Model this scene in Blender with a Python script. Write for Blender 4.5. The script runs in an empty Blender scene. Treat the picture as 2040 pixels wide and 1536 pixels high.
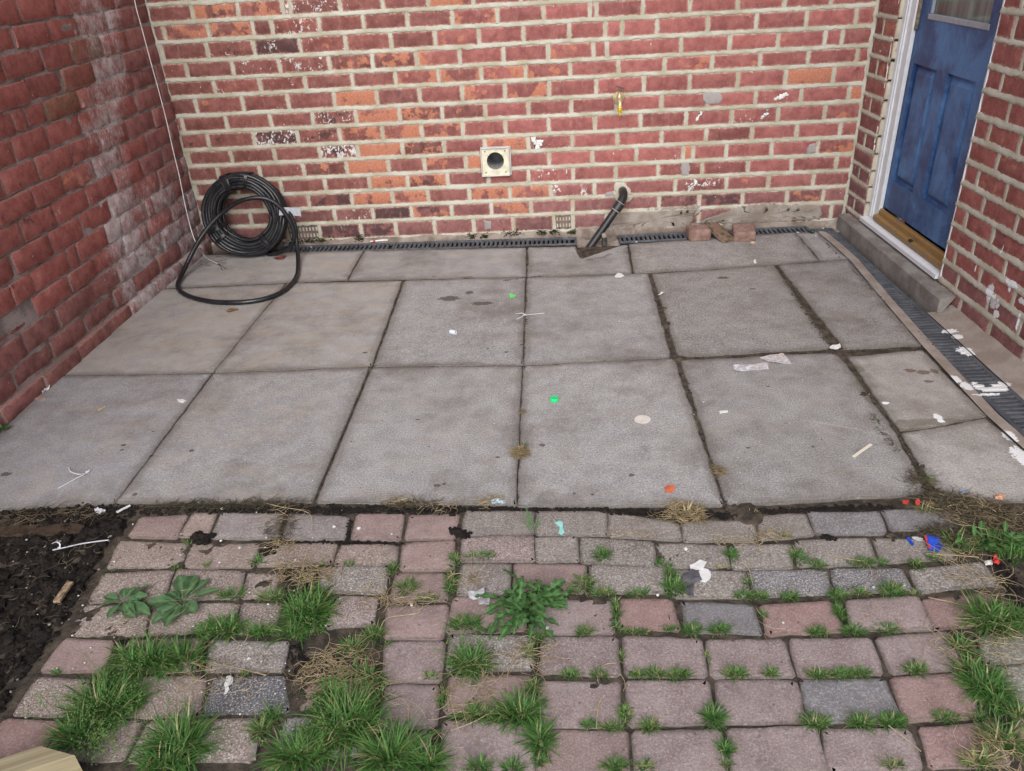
import bpy, math, random
from mathutils import Vector, Matrix, noise as mnoise

sc = bpy.context.scene
COL = sc.collection
R = math.radians

# ------------------------------------------------------------------ camera (world: x right, y away, z up; metres)
CAM_H = 1.443
IMG_W, IMG_H, FPX = 2040.0, 1536.0, 1569.4158
AX_R = Vector((0.99819986, 0.03095574, -0.05136912))     # camera right in the world
AX_D = Vector((-0.02925428, -0.49639737, -0.86760235))   # camera down
AX_F = Vector((-0.05235677, 0.86754331, -0.4945982))     # camera forward
CAM = Vector((0, 0, CAM_H))
cd = bpy.data.cameras.new("camera")
cam = bpy.data.objects.new("camera", cd)
COL.objects.link(cam)
cd.sensor_width = 36.0
cd.lens = FPX / IMG_W * 36.0
cd.clip_start, cd.clip_end = 0.02, 500
cam.matrix_world = Matrix(((AX_R.x, -AX_D.x, -AX_F.x, 0), (AX_R.y, -AX_D.y, -AX_F.y, 0),
                           (AX_R.z, -AX_D.z, -AX_F.z, CAM_H), (0, 0, 0, 1)))
sc.camera = cam

# ------------------------------------------------------------------ sky, sun, exposure
SUN_EL, SUN_AZ = R(38), R(183)          # azimuth clockwise from +y
w = bpy.data.worlds.new("World"); sc.world = w; w.use_nodes = True
wn = w.node_tree; wn.nodes.clear()
sky = wn.nodes.new("ShaderNodeTexSky"); sky.sky_type = 'NISHITA'; sky.sun_disc = False
sky.sun_elevation = SUN_EL; sky.sun_rotation = SUN_AZ
sky.air_density = 1.0; sky.dust_density = 2.0; sky.ozone_density = 1.0
hs = wn.nodes.new("ShaderNodeHueSaturation"); hs.inputs['Saturation'].default_value = 0.60
bg = wn.nodes.new("ShaderNodeBackground"); bg.inputs['Strength'].default_value = 0.12
wo = wn.nodes.new("ShaderNodeOutputWorld")
wn.links.new(sky.outputs[0], hs.inputs['Color']); wn.links.new(hs.outputs[0], bg.inputs['Color'])
wn.links.new(bg.outputs[0], wo.inputs['Surface'])
sl = bpy.data.lights.new("sun", 'SUN'); sl.energy = 1.5; sl.angle = R(50); sl.color = (1.0, 0.98, 0.95)
sun = bpy.data.objects.new("sun", sl); COL.objects.link(sun)
to_sun = Vector((math.sin(SUN_AZ) * math.cos(SUN_EL), math.cos(SUN_AZ) * math.cos(SUN_EL), math.sin(SUN_EL)))
sun.rotation_euler = to_sun.to_track_quat('Z', 'Y').to_euler()
vs = sc.view_settings
sc.display_settings.display_device = 'sRGB'
vs.view_transform = 'Standard'; vs.look = 'None'; vs.gamma = 1.0; vs.use_curve_mapping = False
vs.exposure = 0.70

# ------------------------------------------------------------------ from the photo's points to places in the yard
def ray(x, y):
    return AX_R * (x - IMG_W / 2) + AX_D * (y - IMG_H / 2) + AX_F * FPX
def P(x, y, z=0.0):                       # on the ground at height z
    d = ray(x, y); return CAM + d * ((z - CAM_H) / d.z)
def PY(x, y, Y):                          # on the plane y = Y
    d = ray(x, y); return CAM + d * (Y / d.y)
def on_line(x, y, x0, k, y0):             # on the vertical plane X = x0 + k * (y0 - Y)
    d = ray(x, y); return CAM + d * ((x0 + k * y0) / (d.x + k * d.y))

YW = 4.21                                  # face of the house wall at the back
LX0, LK, LY0 = -1.93, -0.045, 4.139        # left wall
RX0, RK, RY0 = 1.60, 0.0464, 4.139         # side wall with the door
def Lw(x, y): return on_line(x, y, LX0, LK, LY0)
def Rw(x, y, o=0.0): return on_line(x, y, RX0 + o, RK, RY0)

class Frame:                               # s along the wall, d out of it, z up
    def __init__(s, o, u):
        s.o = Vector(o).to_2d(); s.u = Vector(u).to_2d().normalized()
        s.n = Vector((s.u.y, -s.u.x)); s.ang = math.atan2(s.u.y, s.u.x)
    def pt(s, a, d, z):
        q = s.o + s.u * a + s.n * d; return Vector((q.x, q.y, z))
FB = Frame((0, YW), (1, 0))
FL = Frame((LX0, LY0), (-LK, 1))
FR = Frame((RX0, RY0), (RK, -1))
def sL(Y): return (Y - LY0) / FL.u.y
def sR(Y): return (Y - RY0) / FR.u.y

rnd = random.Random(7)
U = rnd.uniform
def fbm(x, y, z=0.0, o=4):
    return mnoise.fractal(Vector((x, y, z)), 0.9, 2.0, o)

# ------------------------------------------------------------------ mesh helpers
class MB:
    def __init__(s): s.v = []; s.f = []; s.a = []; s.cur = 0.0
    def vert(s, p, a=None):
        s.v.append(tuple(p)); s.a.append(s.cur if a is None else a); return len(s.v) - 1
    def face(s, *i): s.f.append(tuple(i))
    def box(s, lo, hi, M=None):
        x0, y0, z0 = lo; x1, y1, z1 = hi
        q = [(x0, y0, z0), (x1, y0, z0), (x1, y1, z0), (x0, y1, z0), (x0, y0, z1), (x1, y0, z1), (x1, y1, z1), (x0, y1, z1)]
        b = len(s.v)
        for p in q: s.vert(M @ Vector(p) if M else p)
        for f in ((0, 3, 2, 1), (4, 5, 6, 7), (0, 1, 5, 4), (1, 2, 6, 5), (2, 3, 7, 6), (3, 0, 4, 7)): s.face(*[b + i for i in f])
    def bbox(s, lo, hi, r, M=None):        # box with every edge chamfered by r
        c = [(a + b) / 2 for a, b in zip(lo, hi)]; h = [(b - a) / 2 for a, b in zip(lo, hi)]
        idx = {}
        for sx in (-1, 1):
            for sy in (-1, 1):
                for sz in (-1, 1):
                    for ax in range(3):
                        p = [c[i] + (sx, sy, sz)[i] * (h[i] - (0 if i == ax else r)) for i in range(3)]
                        idx[sx, sy, sz, ax] = s.vert(M @ Vector(p) if M else p)
        for ax in range(3):
            o = [i for i in range(3) if i != ax]
            for sg in (-1, 1):
                q = []
                for a, b in ((-1, -1), (1, -1), (1, 1), (-1, 1)):
                    k = [0, 0, 0]; k[ax] = sg; k[o[0]] = a; k[o[1]] = b; q.append(idx[k[0], k[1], k[2], ax])
                s.face(*q)
            for a in (-1, 1):
                for b in (-1, 1):
                    k0 = [0, 0, 0]; k1 = [0, 0, 0]
                    k0[ax] = -1; k1[ax] = 1
                    for k in (k0, k1): k[o[0]] = a; k[o[1]] = b
                    s.face(idx[(*k0, o[0])], idx[(*k1, o[0])], idx[(*k1, o[1])], idx[(*k0, o[1])])
        for sx in (-1, 1):
            for sy in (-1, 1):
                for sz in (-1, 1): s.face(*[idx[sx, sy, sz, a] for a in range(3)])
    def tube(s, pts, r, n=8, cap=True, closed=False):
        pts = [Vector(p) for p in pts]; m = len(pts); rs = r if isinstance(r, (list, tuple)) else [r] * m
        prev = None; rings = []
        for i, p in enumerate(pts):
            a = pts[(i - 1) % m] if (closed or i > 0) else p
            b = pts[(i + 1) % m] if (closed or i < m - 1) else p
            t = (b - a).normalized()
            if prev is None:
                prev = t.orthogonal().normalized()
            prev = (prev - t * prev.dot(t)); prev = prev.normalized() if prev.length > 1e-6 else t.orthogonal().normalized()
            bi = t.cross(prev)
            rings.append([s.vert(p + (prev * math.cos(2 * math.pi * k / n) + bi * math.sin(2 * math.pi * k / n)) * rs[i]) for k in range(n)])
        for i in range(m if closed else m - 1):
            A, B = rings[i], rings[(i + 1) % m]
            for k in range(n): s.face(A[k], A[(k + 1) % n], B[(k + 1) % n], B[k])
        if cap and not closed:
            s.face(*rings[0][::-1]); s.face(*rings[-1])
    def lathe(s, prof, M, n=20):           # profile (radius, height) turned round local z
        rings = []
        for r, h in prof:
            rings.append([s.vert(M @ Vector((r * math.cos(2 * math.pi * k / n), r * math.sin(2 * math.pi * k / n), h))) for k in range(n)])
        for A, B in zip(rings, rings[1:]):
            for k in range(n): s.face(A[k], A[(k + 1) % n], B[(k + 1) % n], B[k])
        s.face(*rings[0][::-1]); s.face(*rings[-1])
    def mesh(s, name, smooth=None):
        me = bpy.data.meshes.new(name); me.from_pydata(s.v, [], s.f)
        at = me.attributes.new("edge", 'FLOAT', 'POINT'); at.data.foreach_set("value", s.a)
        me.validate(); me.update()
        if smooth is not None:
            me.polygons.foreach_set("use_smooth", [True] * len(me.polygons))
            if smooth < 180: me.set_sharp_from_angle(angle=R(smooth))
        return me

def link(name, data, parent=None, mat=None):
    o = bpy.data.objects.new(name, data); COL.objects.link(o)
    if mat is not None and data is not None:
        if not data.materials: data.materials.append(mat)
    if parent is not None:
        o.parent = parent; o.matrix_parent_inverse = Matrix.Translation(-Vector(BASE.get(parent.name, (0, 0, 0))))
    return o
BASE = {}
def obj(name, mb, mat, parent=None, smooth=None):
    return link(name, mb.mesh(name, smooth), parent, mat)
def thing(name, label, cat, loc, group=None):
    o = bpy.data.objects.new(name, None); COL.objects.link(o); o.location = loc; o.empty_display_size = 0.05
    o["label"] = label; o["category"] = cat
    if group: o["group"] = group
    BASE[o.name] = tuple(loc); return o
def tag(o, label, cat, group=None):
    o["label"] = label; o["category"] = cat
    if group: o["group"] = group
    return o
def structure(name, loc=(0, 0, 0)):
    o = bpy.data.objects.new(name, None); COL.objects.link(o); o.location = loc; o["kind"] = "structure"
    BASE[o.name] = tuple(loc); return o

# ------------------------------------------------------------------ material helpers
class NT:
    def __init__(s, name, rough=0.85, spec=0.3):
        s.m = bpy.data.materials.new(name); s.m.use_nodes = True; s.t = s.m.node_tree; s.n = s.t.nodes
        s.b = s.n["Principled BSDF"]; s.b.inputs['Roughness'].default_value = rough
        s.b.inputs['Specular IOR Level'].default_value = spec
    def node(s, k, **kw):
        n = s.n.new(k)
        for a, b in kw.items(): setattr(n, a, b)
        return n
    def put(s, sock, v):
        if isinstance(v, bpy.types.NodeSocket): s.t.links.new(v, sock)
        elif isinstance(v, (tuple, list)) and len(v) == 3 and sock.type == 'RGBA': sock.default_value = (*v, 1)
        else: sock.default_value = v
    @property
    def pos(s):
        if not hasattr(s, '_p'): s._p = s.node("ShaderNodeNewGeometry").outputs['Position']
        return s._p
    def info(s, k):
        if not hasattr(s, '_i'): s._i = s.node("ShaderNodeObjectInfo")
        return s._i.outputs[k]
    def attr(s, name, typ='GEOMETRY'):
        return s.node("ShaderNodeAttribute", attribute_type=typ, attribute_name=name).outputs['Fac']
    def scaled(s, v, sc_):
        n = s.node("ShaderNodeVectorMath", operation='MULTIPLY'); s.put(n.inputs[0], v); n.inputs[1].default_value = sc_; return n.outputs[0]
    def noise(s, scale, detail=4, rough=0.6, vec=None, dist=0.0):
        n = s.node("ShaderNodeTexNoise"); s.put(n.inputs['Vector'], vec or s.pos)
        n.inputs['Scale'].default_value = scale; n.inputs['Detail'].default_value = detail
        n.inputs['Roughness'].default_value = rough; n.inputs['Distortion'].default_value = dist
        return n.outputs['Fac']
    def voro(s, scale, feature='F1', vec=None, out='Distance'):
        n = s.node("ShaderNodeTexVoronoi", feature=feature); s.put(n.inputs['Vector'], vec or s.pos); n.inputs['Scale'].default_value = scale
        return n.outputs[out]
    def ramp(s, v, a, b, lo=0.0, hi=1.0):
        n = s.node("ShaderNodeMapRange", interpolation_type='SMOOTHSTEP'); s.put(n.inputs[0], v)
        n.inputs[1].default_value = min(a, b); n.inputs[2].default_value = max(a, b)
        n.inputs[3].default_value, n.inputs[4].default_value = (lo, hi) if a < b else (hi, lo)
        return n.outputs[0]
    def math(s, op, a, b=0.0, c=None):
        n = s.node("ShaderNodeMath", operation=op); s.put(n.inputs[0], a); s.put(n.inputs[1], b)
        if c is not None: s.put(n.inputs[2], c)
        return n.outputs[0]
    def mix(s, f, a, b, blend='MIX'):
        n = s.node("ShaderNodeMix", data_type='RGBA', blend_type=blend); s.put(n.inputs[0], f); s.put(n.inputs[6], a); s.put(n.inputs[7], b)
        return n.outputs[2]
    def sep(s, v=None):
        n = s.node("ShaderNodeSeparateXYZ"); s.put(n.inputs[0], v or s.pos); return n.outputs
    def bump(s, h, strength=0.5, dist=0.002):
        n = s.node("ShaderNodeBump"); n.inputs['Strength'].default_value = strength; n.inputs['Distance'].default_value = dist
        s.put(n.inputs['Height'], h); s.t.links.new(n.outputs[0], s.b.inputs['Normal'])
    def color(s, c): s.put(s.b.inputs['Base Color'], c); return s
    def splats(s, col, spots, axes, paint=(0.78, 0.79, 0.8), wob=0.02, sc_=60):
        """white paint thrown on a surface: ragged spots at (a, b, ra, rb) in the two world axes"""
        x = s.sep(); tot = None
        nz = s.math('MULTIPLY', s.math('SUBTRACT', s.noise(sc_, 5, 0.75), 0.5), 4.0)
        for a, b, ra, rb in spots:
            da = s.math('DIVIDE', s.math('SUBTRACT', x[axes[0]], a), ra); db = s.math('DIVIDE', s.math('SUBTRACT', x[axes[1]], b), rb)
            d = s.math('ADD', s.math('ADD', s.math('MULTIPLY', da, da), s.math('MULTIPLY', db, db)), nz)
            m = s.ramp(d, 1.0, 0.8)
            tot = m if tot is None else s.math('MAXIMUM', tot, m)
        return s.mix(tot, col, paint)

def plain(name, c, rough=0.6, spec=0.4, var=0.25, scale=40, bump=0.0, metal=0.0):
    n = NT(name, rough, spec)
    f = n.ramp(n.noise(scale, 5, 0.65), 0.3, 0.7)
    n.color(n.mix(f, tuple(x * (1 - var) for x in c), tuple(min(1, x * (1 + var)) for x in c)))
    n.b.inputs['Metallic'].default_value = metal
    if bump: n.bump(n.noise(scale * 2, 4), bump, 0.002)
    return n.m

def salt_field(n):
    x = n.sep(); c = n.ramp(x[2], 0.60, 1.15, 3.47, 3.74)
    band = n.ramp(n.math('ABSOLUTE', n.math('SUBTRACT', x[1], c)), 0.36, 0.05)
    low = n.math('MULTIPLY', n.ramp(x[1], 3.0, 3.6), n.ramp(x[2], 0.70, 0.38))
    return n.math('MAXIMUM', band, n.math('MULTIPLY', low, 0.85))

def brick_material(name, smear=(0.50, 0.45, 0.36), smear_w=0.0058, splat=None, haze=0.38, eff=False):
    n = NT(name, 0.88, 0.25)
    base = n.info('Color')
    lc = n.sep(n.node("ShaderNodeTexCoord").outputs['Object'])
    e = n.math('MINIMUM', n.math('SUBTRACT', n.attr("half_w", 'OBJECT'), n.math('ABSOLUTE', lc[0])), n.math('SUBTRACT', n.attr("half_h", 'OBJECT'), n.math('ABSOLUTE', lc[2])))
    if not eff: e = n.math('MINIMUM', e, n.math('SUBTRACT', n.math('SUBTRACT', n.attr("half_h", 'OBJECT'), lc[2]), 0.0018))
    ov = n.node("ShaderNodeVectorMath", operation='ADD'); n.put(ov.inputs[0], n.pos); n.put(ov.inputs[1], n.scaled(n.info('Random'), (31.0, 17.0, 53.0))); own = ov.outputs[0]
    fine = n.noise(110, 5, 0.7); mid = n.noise(22, 5, 0.65); big = n.noise(6, 3, 0.5)
    c = n.mix(n.ramp(mid, 0.3, 0.72), n.mix(0.34, base, (0.05, 0.022, 0.024)), n.mix(0.17, base, (0.55, 0.30, 0.26)))
    c = n.mix(n.ramp(fine, 0.45, 0.75, 0, 0.30), c, (0.06, 0.03, 0.03))
    # underfired orange where the red skin is off
    om = n.ramp(n.math('ADD', n.noise(12, 5, 0.62, vec=own), n.math('MULTIPLY', n.attr("orange", 'OBJECT'), 0.31)), 0.68, 0.74, 0, 0.9)
    oc = n.mix(n.ramp(fine, 0.35, 0.65), (0.44, 0.150, 0.075), (0.50, 0.235, 0.160))
    c = n.mix(om, c, oc)
    dm = n.ramp(n.math('ADD', n.noise(14, 4, 0.6), n.math('MULTIPLY', n.attr("dark", 'OBJECT'), 0.42)), 0.70, 0.80)
    c = n.mix(n.math('MULTIPLY', dm, 0.8), c, (0.06, 0.035, 0.04))
    # lime haze
    hz = n.ramp(n.noise(46, 6, 0.8, vec=n.scaled(n.pos, (1, 1, 0.35))), 0.52, 0.76, 0, haze)
    c = n.mix(hz, c, (0.50, 0.36, 0.32))
    # pink-buff rim and mortar smeared over the edge
    en = n.math('ADD', e, n.math('MULTIPLY', n.math('SUBTRACT', n.noise(70, 7, 0.8, vec=n.scaled(n.pos, (0.8, 0.8, 1.0))), 0.5), 0.036))
    c = n.mix(n.ramp(en, smear_w * 2.4, smear_w * 0.8, 0, 0.55), c, (0.54, 0.33, 0.265))
    c = n.mix(n.ramp(en, smear_w * 1.1, smear_w * 0.5), c, smear)
    if eff:
        ef = n.math('MULTIPLY', n.math('MULTIPLY', salt_field(n), n.attr("efflo", 'OBJECT')), 0.27)
        v1 = n.math('ADD', n.math('MULTIPLY', n.noise(120, 6, 0.85, vec=n.scaled(n.pos, (1, 1, 0.35))), 0.55), n.math('MULTIPLY', n.noise(15, 5, 0.7), 0.45))
        em = n.ramp(n.math('ADD', v1, ef), 0.62, 0.84, 0, 0.85)
        c = n.mix(em, c, n.mix(n.ramp(mid, 0.35, 0.65), (0.44, 0.37, 0.36), (0.62, 0.60, 0.61)))
        mm = n.ramp(n.math('ADD', n.noise(30, 5, 0.7), n.math('MULTIPLY', n.attr("moss", 'OBJECT'), 0.26)), 0.68, 0.85, 0, 0.7)
        c = n.mix(mm, c, n.mix(n.ramp(fine, 0.4, 0.6), (0.10, 0.065, 0.03), (0.20, 0.15, 0.07)))
    pm = n.ramp(n.math('ADD', n.noise(62, 5, 0.7, vec=n.scaled(n.pos, (1, 1, 0.7)), dist=0.6), n.math('ADD', n.math('MULTIPLY', n.attr("paint", 'OBJECT'), 0.175), n.math('MULTIPLY', n.math('SUBTRACT', n.noise(15, 3), 0.5), 0.55))), 0.735, 0.765)
    c = n.mix(n.math('MULTIPLY', pm, n.ramp(fine, 0.3, 0.5, 0.35, 1.0)), c, (0.66, 0.65, 0.64))
    if splat: c = n.splats(c, *splat)
    n.color(c)
    h = n.math('ADD', n.math('MULTIPLY', fine, 0.6), n.math('MULTIPLY', mid, 0.8))
    n.bump(h, 0.55, 0.004)
    return n.m

def mortar_material(name, a, b, splat=None, dirt=0.35, bs=0.6, salt=False):
    n = NT(name, 0.92, 0.2)
    f = n.noise(130, 5, 0.7); g = n.noise(9, 4, 0.6)
    c = n.mix(n.ramp(g, 0.35, 0.65), a, b)
    c = n.mix(n.ramp(f, 0.5, 0.8, 0, dirt), c, tuple(x * 0.45 for x in a))
    c = n.mix(n.ramp(n.noise(26, 5, 0.7), 0.55, 0.75, 0, 0.35), c, (a[0] * 0.7, a[1] * 0.62, a[2] * 0.45))
    if salt: c = n.mix(n.ramp(n.math('ADD', n.math('MULTIPLY', salt_field(n), 0.26), n.noise(30, 6, 0.8)), 0.62, 0.84, 0, 0.8), c, (0.56, 0.54, 0.55))
    if splat: c = n.splats(c, *splat)
    n.color(c); n.bump(n.math('ADD', f, g), bs, 0.003)
    return n.m

# paint thrown at the side wall: (Y, z, rY, rz)
def rz(x, y, a, b): q = Rw(x, y); return (q.y, q.z, a, b)
WALL_SPLATS = ([rz(1972, 583, 0.022, 0.035), rz(1980, 600, 0.02, 0.03), rz(1988, 606, 0.010, 0.02), rz(2018, 566, 0.035, 0.012), rz(2012, 574, 0.008, 0.018), rz(1985, 626, 0.018, 0.016),
                rz(1996, 497, 0.004, 0.018), rz(2030, 640, 0.008, 0.03), rz(2036, 600, 0.02, 0.012), rz(1944, 534, 0.004, 0.014)], (1, 2))
def gz(x, y, a, b): q = P(x, y); return (q.x, q.y, a, b)
FLOOR_SPLATS = ([gz(1893, 660, 0.030, 0.02), gz(1907, 672, 0.018, 0.02), gz(1921, 697, 0.028, 0.03), gz(1930, 703, 0.02, 0.02), gz(1980, 775, 0.05, 0.020), gz(1950, 770, 0.022, 0.035), gz(1992, 766, 0.035, 0.02),
                 gz(1966, 787, 0.05, 0.008), gz(1925, 770, 0.02, 0.03), gz(1905, 757, 0.015, 0.03), gz(1870, 833, 0.013, 0.03), gz(2012, 870, 0.02, 0.03), gz(2040, 912, 0.03, 0.06), gz(1764, 803, 0.012, 0.01)], (0, 1))

M_BRICK = brick_material("house brick")
M_BRICK_SIDE = brick_material("side wall brick", splat=WALL_SPLATS)
M_BRICK_OLD = brick_material("old boundary brick", smear=(0.22, 0.15, 0.135), smear_w=0.0022, haze=0.30, eff=True)
M_MORTAR = mortar_material("house mortar", (0.40, 0.375, 0.285), (0.53, 0.52, 0.45))
M_MORTAR_SIDE = mortar_material("side wall mortar", (0.42, 0.39, 0.305), (0.53, 0.51, 0.44), splat=WALL_SPLATS)
M_MORTAR_OLD = mortar_material("old lime mortar", (0.16, 0.125, 0.115), (0.34, 0.29, 0.275), dirt=0.9, salt=True)
M_RENDER = mortar_material("cement render", (0.24, 0.20, 0.165), (0.36, 0.32, 0.29), dirt=0.5, bs=0.9)
M_PLINTH = mortar_material("rough plinth", (0.17, 0.13, 0.11), (0.33, 0.28, 0.24), dirt=0.7, bs=1.0)
M_FILLET = mortar_material("floor mortar", (0.27, 0.225, 0.19), (0.36, 0.315, 0.28), splat=FLOOR_SPLATS, dirt=0.4)

def gs(x, y, a, b): q = P(x, y); return (q.x, q.y, a, b)
SPOTS = ([gs(*t) for t in ((246,887,.010,.008),(243,897,.008,.006),(302,908,.008,.007),(382,898,.011,.009),(305,860,.005,.004),(727,703,.012,.008),(1008,702,.011,.008),(972,695,.007,.006),(1080,887,.010,.010),(992,911,.008,.006),(1258,947,.009,.008),(1144,983,.005,.005),(870,967,.012,.008),(885,964,.008,.006),(832,836,.008,.005),(1440,553,.030,.016),(864,551,.010,.006),(930,552,.03,.008),(935,583,.02,.02),(895,595,.05,.03),(960,605,.05,.02),(1530,770,.007,.005),(1620,890,.006,.005),(1490,892,.008,.005),(270,985,.01,.008),(12,945,.02,.012),(1500,575,.014,.008),(1180,985,.006,.005),(700,880,.004,.004),(770,820,.004,.003))], (0, 1), (0.075, 0.066, 0.060))
BROWN = ([gs(1840,742,.028,.018), gs(1812,738,.020,.014), gs(1862,740,.014,.02), gs(1850,760,.018,.010)], (0, 1), (0.13, 0.085, 0.055))
GREENS = ([gs(1838,842,.10,.022), gs(1802,850,.05,.03), gs(1716,765,.014,.05), gs(1728,790,.016,.06), gs(1708,735,.03,.03), gs(1880,838,.08,.012)], (0, 1), (0.115, 0.105, 0.065))
def stone_material(name, slab):
    n = NT(name, 0.9, 0.25)
    base = n.info('Color'); e = n.attr("edge"); worn = n.attr("worn", 'OBJECT')
    g = n.noise(185 if slab else 210, 3, 0.85); g2 = n.noise(90, 4, 0.7); big = n.noise(3.2, 5, 0.62); mid = n.noise(13, 5, 0.6)
    c = n.mix(n.ramp(mid, 0.3, 0.7), n.mix(0.22, base, (0.08, 0.06, 0.055)), n.mix(0.10, base, (0.55, 0.53, 0.52)))
    amp = n.math('MULTIPLY_ADD', worn, 1.0, 0.18 if slab else 0.13)
    c = n.mix(n.math('MULTIPLY', n.ramp(g, 0.52, 0.64), amp), c, (0.62, 0.61, 0.60))
    c = n.mix(n.math('MULTIPLY', n.ramp(g, 0.47, 0.36), amp), c, (0.055, 0.05, 0.05))
    if slab:
        c = n.mix(n.ramp(n.noise(2.1, 7, 0.75), 0.45, 0.68, 0, 0.58), c, (0.14, 0.115, 0.095))
        d = n.math('ADD', n.noise(5, 6, 0.7, vec=n.scaled(n.pos, (1, 2.4, 1)), dist=0.8), n.math('MULTIPLY', n.attr("dust", 'OBJECT'), 0.20))
        c = n.mix(n.ramp(d, 0.52, 0.80, 0, 0.5), c, (0.40, 0.345, 0.275))
        c = n.mix(n.ramp(n.noise(26, 5, 0.7), 0.64, 0.75, 0, 0.6), c, (0.08, 0.065, 0.055))
        c = n.mix(n.ramp(n.math('ADD', e, n.math('MULTIPLY', n.math('SUBTRACT', n.noise(9, 6, 0.75), 0.5), 0.07)), 0.040, 0.012, 0, 0.42), c, (0.115, 0.095, 0.078))
        c = n.mix(n.ramp(n.noise(14, 6, 0.8, dist=1.0), 0.60, 0.72, 0, 0.35), c, (0.46, 0.45, 0.44))
        c = n.mix(0.75, c, n.splats(c, *BROWN)); c = n.mix(0.5, c, n.splats(c, *GREENS, sc_=24)); c = n.mix(0.8, c, n.splats(c, *SPOTS)); c = n.splats(c, *FLOOR_SPLATS)
    else:
        wsp = n.ramp(n.voro(75), 0.16, 0.10); c = n.mix(n.math('MULTIPLY', wsp, n.math('MULTIPLY_ADD', worn, 0.8, 0.10)), c, (0.68, 0.67, 0.66))
        c = n.mix(n.ramp(n.noise(8, 5, 0.7), 0.54, 0.72, 0, 0.38), c, (0.13, 0.12, 0.13))
        c = n.mix(n.ramp(n.noise(19, 6, 0.75), 0.58, 0.72, 0, 0.45), c, (0.36, 0.26, 0.22))
        c = n.mix(n.ramp(n.noise(3.2, 7, 0.8), 0.55, 0.70, 0, 0.5), c, (0.10, 0.085, 0.065))
        c = n.mix(n.ramp(n.voro(23), 0.10, 0.05, 0, 0.6), c, (0.07, 0.06, 0.06))
    en = n.math('ADD', e, n.math('MULTIPLY', n.math('SUBTRACT', g2, 0.5), 0.03))
    c = n.mix(n.ramp(en, 0.009 if slab else 0.012, 0.0, 0, 0.55), c, (0.075, 0.062, 0.05))
    n.color(c); n.bump(n.math('ADD', n.math('MULTIPLY', g, 0.5), g2), 0.6, 0.003)
    return n.m
M_SLAB = stone_material("concrete slab", True)
M_PAVER = stone_material("clay and concrete paver", False)

def soil_material(name, a, b):
    n = NT(name, 0.95, 0.15)
    f = n.noise(260, 4, 0.75); g = n.noise(30, 5, 0.7)
    c = n.mix(n.ramp(g, 0.35, 0.7), a, b)
    c = n.mix(n.ramp(f, 0.68, 0.76, 0, 0.4), c, (0.12, 0.10, 0.085))
    n.color(c); n.bump(n.math('ADD', f, g), 1.0, 0.004); return n.m
M_SOIL = soil_material("black soil", (0.014, 0.012, 0.011), (0.034, 0.028, 0.024))
M_DIRT = soil_material("joint dirt", (0.045, 0.038, 0.031), (0.13, 0.105, 0.080))
M_FIELD = soil_material("ground", (0.05, 0.045, 0.03), (0.08, 0.07, 0.05))

def tint_material(name, stops, rough=0.6, trans=0.25, spec=0.3):
    n = NT(name, rough, spec)
    r = n.node("ShaderNodeValToRGB"); n.put(r.inputs[0], n.attr("edge"))
    el = r.color_ramp.elements
    while len(el) < len(stops): el.new(0.5)
    for k, (p_, c_) in zip(el, stops): k.position = p_; k.color = (*c_, 1)
    c = n.mix(n.ramp(n.noise(60, 3), 0.35, 0.65, 0, 0.35), r.outputs[0], (0.03, 0.06, 0.02))
    n.color(c)
    if trans:
        t = n.node("ShaderNodeBsdfTranslucent"); n.put(t.inputs[0], r.outputs[0])
        m = n.node("ShaderNodeMixShader"); m.inputs[0].default_value = trans
        n.t.links.new(n.b.outputs[0], m.inputs[1]); n.t.links.new(t.outputs[0], m.inputs[2])
        n.t.links.new(m.outputs[0], n.n["Material Output"].inputs['Surface'])
    return n.m
M_GRASS = tint_material("grass blades", [(0.0, (0.04, 0.115, 0.022)), (0.4, (0.095, 0.235, 0.05)), (0.7, (0.18, 0.33, 0.10)), (0.85, (0.28, 0.30, 0.11)), (1.0, (0.50, 0.41, 0.25))])
M_LEAF = tint_material("weed leaves", [(0.0, (0.05, 0.135, 0.04)), (0.5, (0.085, 0.21, 0.06)), (0.85, (0.14, 0.28, 0.09)), (1.0, (0.26, 0.34, 0.17))], rough=0.5)
M_DOCK = tint_material("grey green leaves", [(0.0, (0.07, 0.15, 0.065)), (0.5, (0.11, 0.215, 0.095)), (0.9, (0.17, 0.28, 0.13)), (1.0, (0.22, 0.29, 0.14))], rough=0.5)
M_STRAW = tint_material("dead straw", [(0.0, (0.10, 0.07, 0.04)), (0.5, (0.32, 0.23, 0.12)), (1.0, (0.55, 0.44, 0.28))], trans=0.1)
M_ROOT = tint_material("dead roots", [(0.0, (0.035, 0.028, 0.022)), (0.5, (0.09, 0.065, 0.045)), (1.0, (0.24, 0.175, 0.11))], trans=0.0)
M_GRIT = tint_material("pebbles", [(0.0, (0.10, 0.09, 0.085)), (0.5, (0.30, 0.25, 0.20)), (1.0, (0.72, 0.71, 0.69))], trans=0.0, rough=0.8)

# ------------------------------------------------------------------ ground
def grid(x0, x1, y0, y1, st, zf, cur=0.0):
    m = MB(); nx = int((x1 - x0) / st) + 1; ny = int((y1 - y0) / st) + 1
    for j in range(ny):
        for i in range(nx):
            x, y = x0 + i * st, y0 + j * st; m.vert((x, y, zf(x, y)), cur)
    for j in range(ny - 1):
        for i in range(nx - 1):
            a = j * nx + i; m.face(a, a + 1, a + nx + 1, a + nx)
    return m
def inside(x, y, poly):
    c = False; n = len(poly); j = n - 1
    for i in range(n):
        xi, yi = poly[i][0], poly[i][1]; xj, yj = poly[j][0], poly[j][1]
        if (yi > y) != (yj > y) and x < (xj - xi) * (y - yi) / (yj - yi) + xi: c = not c
        j = i
    return c
def smooth01(t): t = max(0, min(1, t)); return t * t * (3 - 2 * t)

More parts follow.
